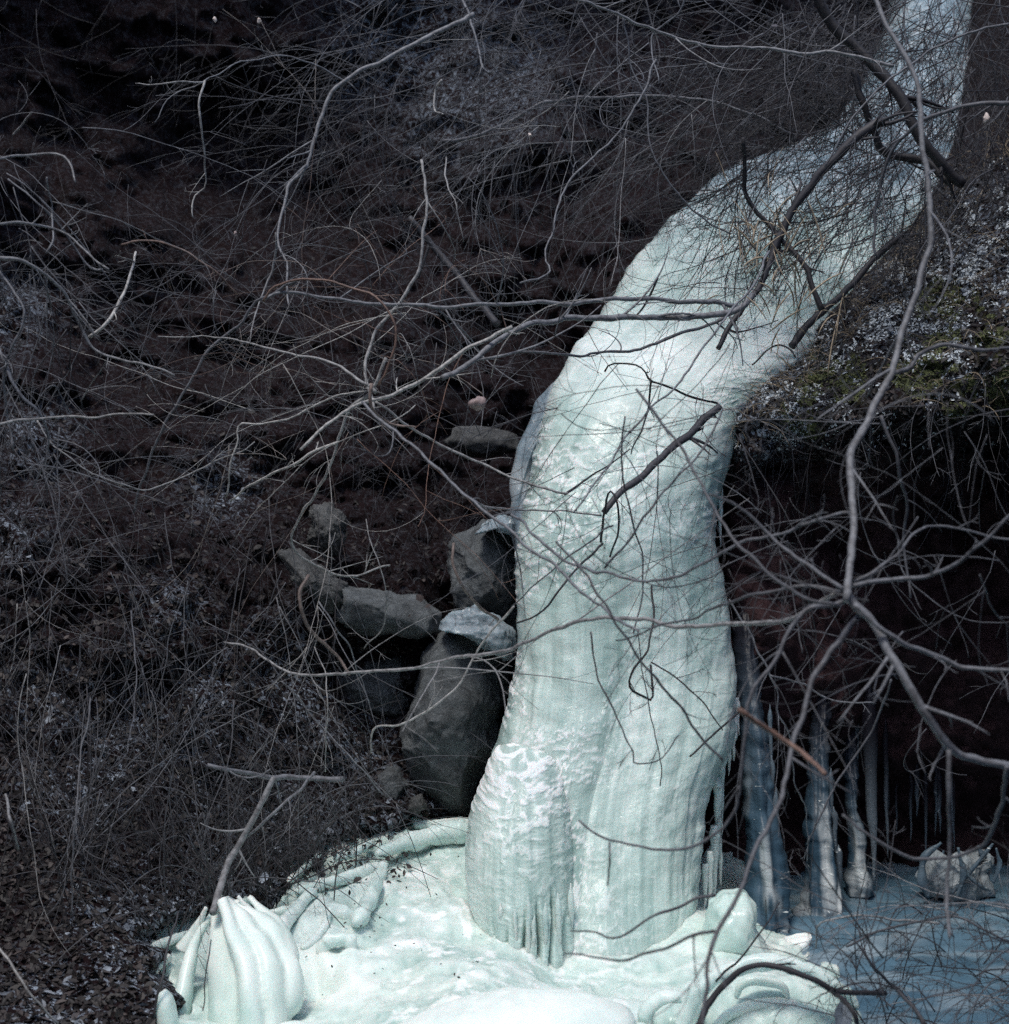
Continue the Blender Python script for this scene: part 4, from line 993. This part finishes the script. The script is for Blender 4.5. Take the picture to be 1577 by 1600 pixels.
 ('tall blurred stem dropping over the right bank to the branch hub', 'stem', [(1362,-20),(1397,60),(1426,110),(1438,160),(1440,230),(1452,290),(1454,340),(1444,400),(1432,460),(1412,530),(1396,580),(1362,640),(1340,690),(1328,750),(1326,820),(1328,880),(1325,935)], 4.5,3.8, 8,15, .52,5),
 ('crooked branch leaving the tall stem at the bank lip', 'branch', [(1396,585),(1420,575),(1430,555),(1475,540),(1540,548),(1600,540)], 4.2,4.4, 9,4, .42,3),
 ('thick blurred limb sloping from the hub to the right edge', 'limb', [(1322,928),(1348,958),(1378,1000),(1412,1052),(1446,1112),(1480,1172),(1530,1190),(1600,1206)], 3.8,3.7, 17,13, .5,4),
 ('straight shoot hanging from the thick blurred limb', 'branch', [(1481,1175),(1483,1240),(1484,1320),(1482,1400),(1486,1470)], 3.7,3.6, 9,6, .46,1),
 ('looping shoot curving back left under the thick blurred limb', 'branch', [(1570,1200),(1566,1260),(1545,1310),(1500,1334),(1430,1338),(1370,1312),(1320,1270)], 3.7,4.0, 9,5, .4,2),
 ('blurred branch running from the hub to the right edge', 'branch', [(1330,945),(1380,985),(1440,1018),(1510,1040),(1600,1046)], 3.8,3.7, 10,7, .5,3),
 ('long blurred branch falling from the hub to the bottom edge', 'branch', [(1345,965),(1300,1010),(1275,1060),(1258,1120),(1232,1200),(1200,1290),(1162,1380),(1124,1455),(1108,1520),(1094,1610)], 3.8,3.4, 11,7, .4,3),
 ('side shoot wandering left over the waterfall foot', 'branch', [(1122,1456),(1080,1462),(1030,1484),(985,1500),(940,1496),(880,1490)], 3.5,3.7, 7,3, .35,1),
 ('bluish shoot zigzagging left over the lower ice', 'branch', [(1120,1400),(1070,1410),(1020,1430),(965,1466),(930,1456),(895,1455)], 3.9,4.0, 6,3, .35,0),
 ('branch looping from the hub down across the torn ice edge', 'branch', [(1322,932),(1285,945),(1246,968),(1222,1015),(1208,1042),(1174,1092),(1156,1160),(1152,1230),(1138,1275),(1100,1312),(1030,1330),(955,1316),(905,1284)], 3.8,3.9, 9,4, .42,3),
 ('short shoot dropping from the loop over the lower ice', 'twig', [(952,1316),(952,1350),(950,1382)], 3.9,3.9, 4,3, .35,0),
 ('orange brown blurred stick in front of the dark hollow', 'stick', [(1155,1108),(1200,1140),(1245,1170),(1290,1212)], 3.4,3.3, 10,8, .93,0),
 ('grey shoot leaving the hub to the upper right edge', 'branch', [(1326,915),(1390,905),(1450,895),(1520,860),(1600,780)], 3.8,3.7, 9,5, .48,4),
 ('blurred shoot arching right from the hub', 'branch', [(1330,910),(1390,880),(1440,830),(1480,820),(1600,850)], 3.9,4.0, 6,4, .45,3),
 ('blurred shoot rising left from the hub over the ice edge', 'branch', [(1318,920),(1260,880),(1205,835),(1150,790),(1110,775)], 3.8,3.9, 8,4, .42,4),
 ('branch running left from the hub at the ice edge', 'branch', [(1310,925),(1250,914),(1190,925),(1130,945),(1070,968),(1010,985),(960,1000)], 3.9,4.3, 7,3, .4,3),
 ('faint upright shoot beside the tall stem', 'branch', [(1380,650),(1400,720),(1421,785),(1412,850),(1420,930)], 4.6,4.6, 6,4, .36,3),
 ('long thin twig hanging in front of the dark hollow', 'twig', [(1140,940),(1180,1010),(1206,1060),(1214,1110),(1234,1145),(1240,1210),(1260,1280),(1262,1340)], 5.0,5.2, 3,2, .5,3),
 ('thin twig running right inside the dark hollow', 'twig', [(1206,1058),(1250,1066),(1300,1092),(1370,1098)], 5.0,5.1, 3,2, .5,1),
 ('thin forked twig between the ice columns', 'twig', [(1395,1060),(1370,1130),(1310,1220),(1275,1290),(1262,1320)], 4.6,4.8, 4,3, .42,2),
 ('arched dark brown branch over the lower right ice', 'branch', [(1088,1610),(1112,1560),(1142,1526),(1180,1510),(1228,1510),(1270,1530),(1310,1550),(1380,1552)], 4.3,4.4, 11,9, .22,3),
 ('dark brown fork bending down at lower right', 'branch', [(1290,1540),(1320,1560),(1335,1590),(1340,1620)], 4.3,4.2, 9,9, .2,1),
 ('straight dark stick leaning over the lower right brush', 'stick', [(1330,1468),(1365,1510),(1400,1545),(1450,1600)], 4.2,4.1, 4,8, .3,1),
 ('pale arching twig over the frozen pool', 'twig', [(1272,1480),(1276,1450),(1300,1436),(1350,1430),(1420,1440),(1470,1445)], 4.6,4.6, 3,4, .62,2),
 ('brown arching twig low over the frozen pool', 'twig', [(1320,1480),(1370,1460),(1430,1440),(1490,1435),(1540,1450),(1577,1470)], 4.5,4.5, 4,4, .35,3),
 ('diagonal thin twig rising from the lower ice', 'twig', [(1120,1535),(1160,1490),(1200,1440),(1220,1410)], 4.6,4.7, 4,2, .2,1),
]
g = np.random.default_rng(21)
for (lb, nm, pts, Y0, Y1, d0, d1, tn, nt_) in [h for h in HB]:
    p = np.array(pts, float); n = len(p)
    s = np.concatenate([[0], np.cumsum(np.hypot(*np.diff(p, axis=0).T))]); s /= s[-1]
    Y = Y0 + (Y1 - Y0) * s + 0.06 * np.sin(s * 5 + p[0, 0])
    N = max(16, int(np.hypot(*np.diff(p, axis=0).T).sum() / 9))
    C = catmull(P(p[:, 0], p[:, 1], Y), N)
    ln = np.linalg.norm(np.diff(C, axis=0), axis=1).sum()
    C += 0.006 * np.stack([fbm(np.linspace(0, ln * 9, N), p[0, 0], 0, 3, 3), 0 * C[:, 0], fbm(np.linspace(0, ln * 9, N), p[0, 0], 7, 3, 3)], -1) * (0.5 + min(ln, 1))
    t = np.linspace(0, 1, N)
    R = (d0 + (d1 - d0) * t) / 2 / F * C[:, 1] * (0.86 if min(Y0, Y1) < 4.3 else 0.95)
    R *= 1 + 0.10 * noise(t * ln * 45, p[0, 1], 0, 8) + 0.22 * np.clip(noise(t * ln * 14, p[0, 1], 0, 9) - 0.45, 0, 1)
    if min(d0, d1) < 5: R *= np.where(R == R, 1, 1)
    sides = 8 if max(d0, d1) > 7 else 6
    v, f = tubes(C, R, sides)
    ob = mesh_np(nm, v, f, BARK, {'tint': tn})
    tag(ob, lb, nm.replace('_', ' '), 'bare branches and stems')
    if nt_:
        CC, RR, par = branch_from(C[None], R[None], nt_, g, 0.35, 0.65, 0.75, (0.16, 0.42), 12, 1.1, 0.15, 0.12)
        RR = np.maximum(RR, 0.0009)
        S1, SR, sp = branch_from(CC, RR, 2, g, 0.5, 0.8, 0.7, (0.3, 0.7), 8, 0.9, 0.1, 0.12)
        SR = np.maximum(SR, 0.0007)
        for k in range(nt_):
            mm = Mesh(); mm.add(CC[k], RR[k], tn, 5); mm.add(S1[sp == k], SR[sp == k], tn, 4)
            tag(mm.build('side_twig', BARK, ob), 'thin side twig')

# ------------------------------------------------------------------ loose arching stems, each its own object
def ptsin(n, x0, x1, y0, y1, Ya, Yb, g):
    return P(g.uniform(x0, x1, n), g.uniform(y0, y1, n), g.uniform(Ya, Yb, n))
def dirs(n, ang, spread, g, yz=0.35):
    """ang in picture degrees: 0 right, 90 up"""
    a = np.radians(ang + g.normal(0, spread, n))
    return np.stack([np.cos(a), g.normal(0, yz, n), np.sin(a)], -1)
LOOSE = [ # name, label, n, x0,x1,y0,y1,Ya,Yb, ang, spread, len, droop, curl, r mm, tint
 ('arching_stem', 'thin arching stem in the tangle over the upper centre', 46, 700,1350,-20,260, 5.9,7.2, 215,35, (.5,1.3), .7, 2.2, (1.3,2.6), (.3,.6)),
 ('arching_stem', 'thin arching stem in the brownish tangle at centre left', 46, 330,800,420,720, 5.2,6.6, 160,70, (.4,1.2), .4, 2.5, (1.0,2.1), (.45,.95)),
 ('drooping_stem', 'drooping dark stem in the brush of the lower left slope', 51, 20,560,820,1120, 5.2,6.3, 265,28, (.4,1.0), .5, 0.8, (1.1,2.3), (.3,.62)),
 ('bare_twig', 'dim bluish bare stem near the left edge', 14, -40,150,250,760, 4.7,5.6, 300,60, (.4,.8), .3, 1.2, (1.2,2.4), (.4,.6)),
 ('bare_twig', 'dark twig crossing in front of the upper ice', 26, 1050,1440,180,460, 5.9,6.5, 225,32, (.4,.9), .2, 0.8, (1.1,2.6), (.1,.4)),
 ('bare_twig', 'thin bare twig in the lower right brush', 26, 1300,1640,1400,1620, 4.0,4.9, 150,45, (.25,.6), .5, 1.2, (1.2,2.6), (.15,.6)),
 ('bare_twig', 'blurred bare twig in front of the dark right hollow', 16, 1250,1640,640,1100, 3.7,4.8, 200,60, (.3,.7), .3, 1.2, (1.1,2.4), (.35,.5)),
]
MARKS = [(318,128,'the joint of the hanging twig'),(320,290,'the tip of the hanging twig'),(508,160,'the bend of the long grey swooping stem'),(433,364,'the foot of the grey swooping stem'),
 (757,108,'the zigzag twig'),(664,350,'the kinked grey branch'),(580,612,'the knot at centre left'),(456,848,'the sharp stem elbow'),(720,765,'the stem sloping to the ice'),(860,473,'the thick level branch'),
 (410,468,'the start of the thick level branch'),(748,630,'the pinkish bud cluster'),(805,720,'the blue side sheet'),(1000,740,'the thick snapped branch on the ice'),(1118,546,'the snapped limb tip'),
 (1212,385,'the thick snapped limb'),(1286,485,'the foot of the crooked dark branch'),(1162,215,'the top of the crooked dark branch'),(1428,200,'the gnarled dark limb'),(1140,74,'the long light top branch'),
 (828,211,'the central seed head'),(336,30,'the two top left seed heads'),(118,265,'the curled pale branch tip'),(168,422,'the bluish branch bending from the left edge'),(240,648,'the straight stick at the left edge'),
 (60,640,'the S-shaped left edge branch'),(200,800,'the lower end of the rising diagonal twig'),(170,1140,'the frosted patch on the left slope'),(432,1212,'the fork of the stout stem'),(345,1410,'the top of the fluted ice fan'),
 (500,920,'the lichen-covered rock'),(510,1120,'the long thin hanging twig'),(350,1000,'the left end of the spanning branch'),(300,1180,'the dead branch in the lower brush'),(20,1280,'the short broken stick'),(100,950,'the dark left slope'),
 (1325,940,'the blurred branch hub'),(1396,585,'the tall stem at the bank lip'),(1480,1172,'the bend of the thick blurred limb'),(1480,480,'the mossy bank top'),(1285,1280,'the knobbly ice column'),(1490,1370,'the ice-clad clump'),
 (1310,1545,'the fork of the arched brown branch'),(1365,1510,'the straight dark leaning stick'),(1316,1585,'the glazed pale leaf'),(1541,184,'the pale catkin'),(1000,150,'the faint bowing branch'),(900,280,'the light forked twig'),(1210,42,'the withered hanging leaf'),(1577,1470,'the brown twig over the pool')]
LABELS = set()
def loose_label(Ck, tn, ln, nm):
    px = CX + Ck[:, 0] / Ck[:, 1] * F; py = CY - (Ck[:, 2] - EYE) / Ck[:, 1] * F
    inside = (px > 5) & (px < 1572) & (py > 5) & (py < 1595)
    if inside.sum() < 3: inside[:] = True
    px, py = px[inside], py[inside]
    L = np.hypot(np.diff(px), np.diff(py)).sum(); dx, dy = px[-1] - px[0], py[-1] - py[0]
    bow = L / (math.hypot(dx, dy) + 1)
    size = 'short' if L < 170 else ('long' if L > 330 else 'medium')
    col = 'dark' if tn < .3 else ('grey' if tn < .5 else ('pale' if tn < .78 else 'reddish'))
    form = 'looping' if bow > 1.5 else ('curved' if bow > 1.1 else 'straight')
    if abs(dx) > 2 * abs(dy): run = 'running level'
    elif abs(dy) > 2.4 * abs(dx): run = 'running downward' if dy > 0 else 'pointing upward'
    else: run = 'sloping down ' + ('left' if dx * (1 if dy > 0 else -1) < 0 else 'right')
    mx, my = px.mean(), py.mean()
    ms = sorted(MARKS, key=lambda m: math.hypot(m[0] - mx, m[1] - my))
    out = None
    for m in ms[:3]:
        ex, ey = mx - m[0], my - m[1]; dd = math.hypot(ex, ey)
        rel = 'over' if dd < 25 else (('right of' if ex > 0 else 'left of') if abs(ex) > abs(ey) else ('below' if ey > 0 else 'above'))
        cand = f"{size} {col} {form} stem {run} {rel} {m[2]}"
        if len(cand.split()) > 16: cand = f"{size} {col} stem {run} {rel} {m[2]}"
        out = out or cand
        if cand not in LABELS: out = cand; break
    LABELS.add(out)
    return out
for nm, lb, n, x0, x1, y0, y1, Ya, Yb, an, spd, ln, dr, cu, rr, tt in LOOSE:
    st = ptsin(n, x0, x1, y0, y1, Ya, Yb, g)
    C = grow(st, dirs(n, an, spd, g), g.uniform(*ln, n), 26, cu, dr, 0.3, g)
    R = g.uniform(*rr, n)[:, None] / 1000 * np.linspace(1, 0.4, 26)[None]
    tn = g.uniform(*tt, n)
    S1, SR, sp = branch_from(C, R, 3, g, 0.45, 0.75, 0.7, (0.25, 0.55), 10, 1.0, dr * .6, 0.15)
    for k in range(n):
        v, f = tubes(C[k], R[k], 5)
        ob = mesh_np(nm, v, f, BARK, {'tint': tn[k]})
        tag(ob, loose_label(C[k], tn[k], ln, nm), nm.replace('_', ' '), lb)
        for q in np.where(sp == k)[0]:
            v, f = tubes(S1[q], np.maximum(SR[q], .0007), 4)
            mesh_np('side_twig', v, f, BARK, {'tint': tn[k]}, parent=ob)

for bi, (bx, by, n_, an, lb) in enumerate([(338,1412,24,88,'bush of bare stems rooted in the top of the fluted ice fan'),(402,1398,18,80,'bush of bare stems rooted just right of the fluted ice fan'),
        (470,1362,20,100,'bush of dark stems rooted at the upper left corner of the mound'),(248,1450,16,100,'bush of thin stems rooted at the far left end of the ice'),
        (548,1305,14,110,'small bush of bent stems rooted below the small rock'),(120,1330,18,85,'bush of drooping stems on the lower left slope'),(300,1150,18,80,'bush of stems in the middle of the left slope')]):
    Yb = float(ltps(bx, by)) - 0.08
    e = empty('bare_bush', tuple(P(bx, by, Yb))); tag(e, lb, 'bush', 'bare bushes on the left slope')
    st = P(bx + g.normal(0, 16, n_), by + g.normal(0, 7, n_), np.full(n_, Yb) + g.normal(0, .05, n_))
    C = grow(st, dirs(n_, an, 26, g, .3), g.uniform(.3, 1.0, n_), 22, 1.0, 1.1, .2, g)
    R = g.uniform(1.4, 3.3, n_)[:, None] / 1000 * np.linspace(1, .35, 22)[None]
    S1, SR, sp = branch_from(C, R, 2, g, .45, .75, .6, (.25, .55), 9, .9, .6, .25)
    for k in range(n_):
        tk = g.uniform(.1, .5)
        v, f = tubes(C[k], R[k], 5); ob = mesh_np('stem', v, f, BARK, {'tint': tk}); adopt(ob, e)
        for q in np.where(sp == k)[0]:
            v, f = tubes(S1[q], np.maximum(SR[q], .0008), 4); mesh_np('side_twig', v, f, BARK, {'tint': tk}, parent=ob)

# ------------------------------------------------------------------ thickets nobody could count
def thicket(label, n, x0, x1, y0, y1, depth, an, spd, ln, dr, cu, rr, tt, kids=(4, 3), seed=0, mask=None):
    g = np.random.default_rng(seed)
    px, py = g.uniform(x0, x1, n), g.uniform(y0, y1, n)
    if mask is not None:
        k = mask(px, py); px, py = px[k], py[k]; n = len(px)
    Y = depth(px, py, g)
    st = P(px, py, Y)
    C = grow(st, dirs(n, an, spd, g, 0.3), g.uniform(*ln, n), 16, cu, dr, 0.25, g)
    R = (g.uniform(*rr, n)[:, None] / 1000) * np.linspace(1, 0.45, 16)[None]
    tn = g.uniform(*tt, n)
    m = Mesh(); m.add(C, R, tn, 4)
    if kids[0]:
        C2, R2, p2 = branch_from(C, R, kids[0], g, 0.45, 0.8, 0.7, (0.2, 0.6), 9, 1.1, dr * .7, 0.2)
        R2 = np.maximum(R2, .0008); m.add(C2, R2, tn[p2], 3)
        if kids[1]:
            C3, R3, p3 = branch_from(C2, R2, kids[1], g, 0.6, 0.9, 0.7, (0.3, 0.8), 6, 0.9, dr * .5, 0.2)
            m.add(C3, np.maximum(R3, .0007), tn[p2][p3], 3)
    tag(m.build('thicket', BARK), label, 'thicket', kind='stuff')
U = lambda a, b: (lambda px, py, g: g.uniform(a, b, len(px)))
def off(a, b):
    return lambda px, py, g: ltps(px, py) - g.uniform(a, b, len(px))
thicket('dense bluish web of twigs across the upper centre', 330, 520,1480,-60,260, U(6.6,8.6), 210,40, (.5,1.4), .5,2.0, (1.3,3.2), (.12,.48), (4,1), 101)
thicket('dim twigs hanging before the dark upper left slope', 60, 0,520,-40,420, off(.3,1.6), 240,45, (.4,1.1), .5,1.0, (1.0,2.2), (.12,.32), (4,1), 102)
thicket('fine brownish twig tangle at centre left', 150, 230,800,380,700, U(5.6,7.4), 170,80, (.3,1.0), .3,2.3, (1.0,2.0), (.2,.42), (3,1), 103)
thicket('dense drooping brush covering the lower left slope', 430, -40,580,760,1330, off(.05,.7), 262,34, (.35,1.0), .4,0.9, (1.3,3.0), (.0,.38), (2,1), 104, lambda x, y: ~((x > 430) & (y > 840) & (y < 1130)) | (np.sin(x * 7) > .75))
thicket('low brush standing over the lower left ice edge', 90, 260,600,1180,1330, off(.05,.35), 250,38, (.2,.45), .2,0.7, (1.2,2.8), (.2,.5), (3,1), 105)
thicket('bluish twigs crowding the left edge', 60, -60,130,180,900, U(5.0,6.4), 290,60, (.4,.9), .3,1.2, (1.2,2.6), (.25,.5), (4,3), 106)
thicket('dense dark sprays of twigs hanging over the upper ice', 240, 1130,1540,0,390, U(6.3,7.6), 222,26, (.3,.8), .25,0.9, (1.3,3.2), (.05,.3), (6,3), 107)
thicket('dark twigs filling the top right corner', 260, 1300,1700,-80,290, U(6.4,9.0), 235,50, (.4,.9), .3,1.2, (1.5,3.4), (.08,.42), (5,3), 108)
thicket('low brush and dead twigs in the lower right corner', 100, 1330,1700,1450,1680, U(4.1,5.2), 110,50, (.15,.5), .5,1.2, (1.1,2.6), (.1,.5), (4,2), 109)
thicket('twigs sticking out of the right bank', 110, 1180,1700,260,640, lambda px, py, g: rtps(px, py) - g.uniform(-.02, .15, len(px)), 240,60, (.15,.45), .5,1.0, (1.0,2.2), (.15,.55), (3,2), 110, lambda x, y: y > 250 + (1560 - x) * .95)
thicket('fine roots hanging under the lip of the right bank', 70, 1160,1600,640,760, lambda px, py, g: rtps(px, py) - g.uniform(0, .1, len(px)), 265,14, (.15,.5), .3,0.6, (.9,1.7), (.15,.35), (2,1), 111)
thicket('blurred fine twigs before the dark right hollow', 34, 1150,1640,620,1150, U(3.9,5.2), 210,70, (.3,.8), .3,1.6, (.9,1.8), (.3,.5), (3,1), 114)
thicket('faint twigs over the middle of the ice', 30, 860,1200,500,900, U(4.3,5.6), 225,60, (.3,.8), .3,1.2, (.9,1.7), (.15,.4), (3,2), 112)
thicket('fine grassy twigs standing in the litter of the ledges', 120, 520,800,690,920, off(.02,.25), 95,30, (.08,.25), .3,0.8, (.8,1.4), (.2,.5), (2,1), 113)

gp = P(g.normal(1215, 45, 70), g.normal(430, 60, 70), g.uniform(5.6, 6.4, 70))
C = grow(gp, dirs(70, 85, 22, g), g.uniform(.08, .24, 70), 7, .5, .8, .1, g)
mb = Mesh(); mb.add(C, np.array([.5, 1, 1.2, 1.3, 1.1, .8, .3])[None] * g.uniform(.0014, .003, 70)[:, None], .5, 4)
tag(mb.build('dry_grass', GRASS), 'pale dead grass blades caught in the branches over the upper ice', 'grass', kind='stuff')
# ------------------------------------------------------------------ small single things
def blob(nm, px, py, Y, w, h, mat, lb, cat, seed):
    star_solid(nm, [(px - w, py), (px - w * .6, py - h * .7), (px, py - h), (px + w * .7, py - h * .6), (px + w, py + h * .1), (px + w * .5, py + h * .8), (px - w * .1, py + h), (px - w * .7, py + h * .7)],
               Y, w / F * Y, mat, lb, cat, w / F * Y * .35, 4 / (w / F * Y) * .3, seed, 3)
blob('seed_head', 336, 30, 6.0, 3, 5, SEED, 'tiny pale seed head hanging at the top left, left one of two', 'seed head', 1)
blob('seed_head', 405, 32, 6.0, 3, 5, SEED, 'tiny pale seed head hanging at the top left, right one of two', 'seed head', 2)
blob('seed_head', 828, 211, 5.6, 3, 3, SEED, 'tiny pale seed head in the tangle above the centre', 'seed head', 3)
blob('seed_head', 368, 365, 5.6, 3, 4, BUD, 'tiny brownish seed head beside the centre left tangle', 'seed head', 5)
blob('bud_cluster', 748, 630, 4.9, 13, 11, BUD, 'pinkish bud cluster on a twig left of the blue ice sheet', 'bud', 4)
blob('catkin', 1541, 184, 5.0, 5, 9, SEED, 'pale catkin at the top right near the right edge', 'catkin', 6)
g = np.random.default_rng(77)
for i, (x, y, Y, s, tn, lb) in enumerate([(1210,42,5.4,.02,.82,'pale withered leaf hanging at the top right of centre'), (412,1372,5.9,.02,1.0,'ice-glazed leaf poised above the mound'),
        (640,1292,6.35,.018,.6,'dark dead leaf on the ice under the tall boulder'),(656,1474,5.6,.012,.3,'small dark dead leaf frozen on the mound'),
        (1272,1518,5.25,.012,.1,'small dark leaf on the ice at lower right'),(1316,1585,4.4,.035,.95,'glazed pale leaf in the lower right brush')]):
    o = leaves('dead_leaf', P(x, y, Y)[None], np.array([[0, -0.7, 0.7]]), g, np.array([s * 1.3]), np.array([tn]), LEAF, '', kind='thing')
    tag(o, lb, 'leaf')
n = 60
px = g.uniform(440, 760, n); py = g.uniform(1300, 1560, n); z = mound_z(px, py) + 0.012
pp = P(px, py, zY(px, py, z))
leaves('crumbs', pp, np.tile([[0, -0.3, 0.95]], (n, 1)), g, 0.006, g.uniform(0, .5, n), LEAF, 'dark leaf crumbs scattered on the ice mound', 'debris')
px = g.uniform(470, 640, 260); py = g.normal(1330, 34, 260); pp = P(px, py, zY(px, py, np.maximum(mound_z(px, py), 0) + 0.01))
leaves('debris', pp, np.tile([[0, -0.3, 0.95]], (260, 1)), g, 0.014, g.uniform(0, .8, 260), LEAF, 'dead leaves and bark bits at the upper left edge of the mound', 'debris')
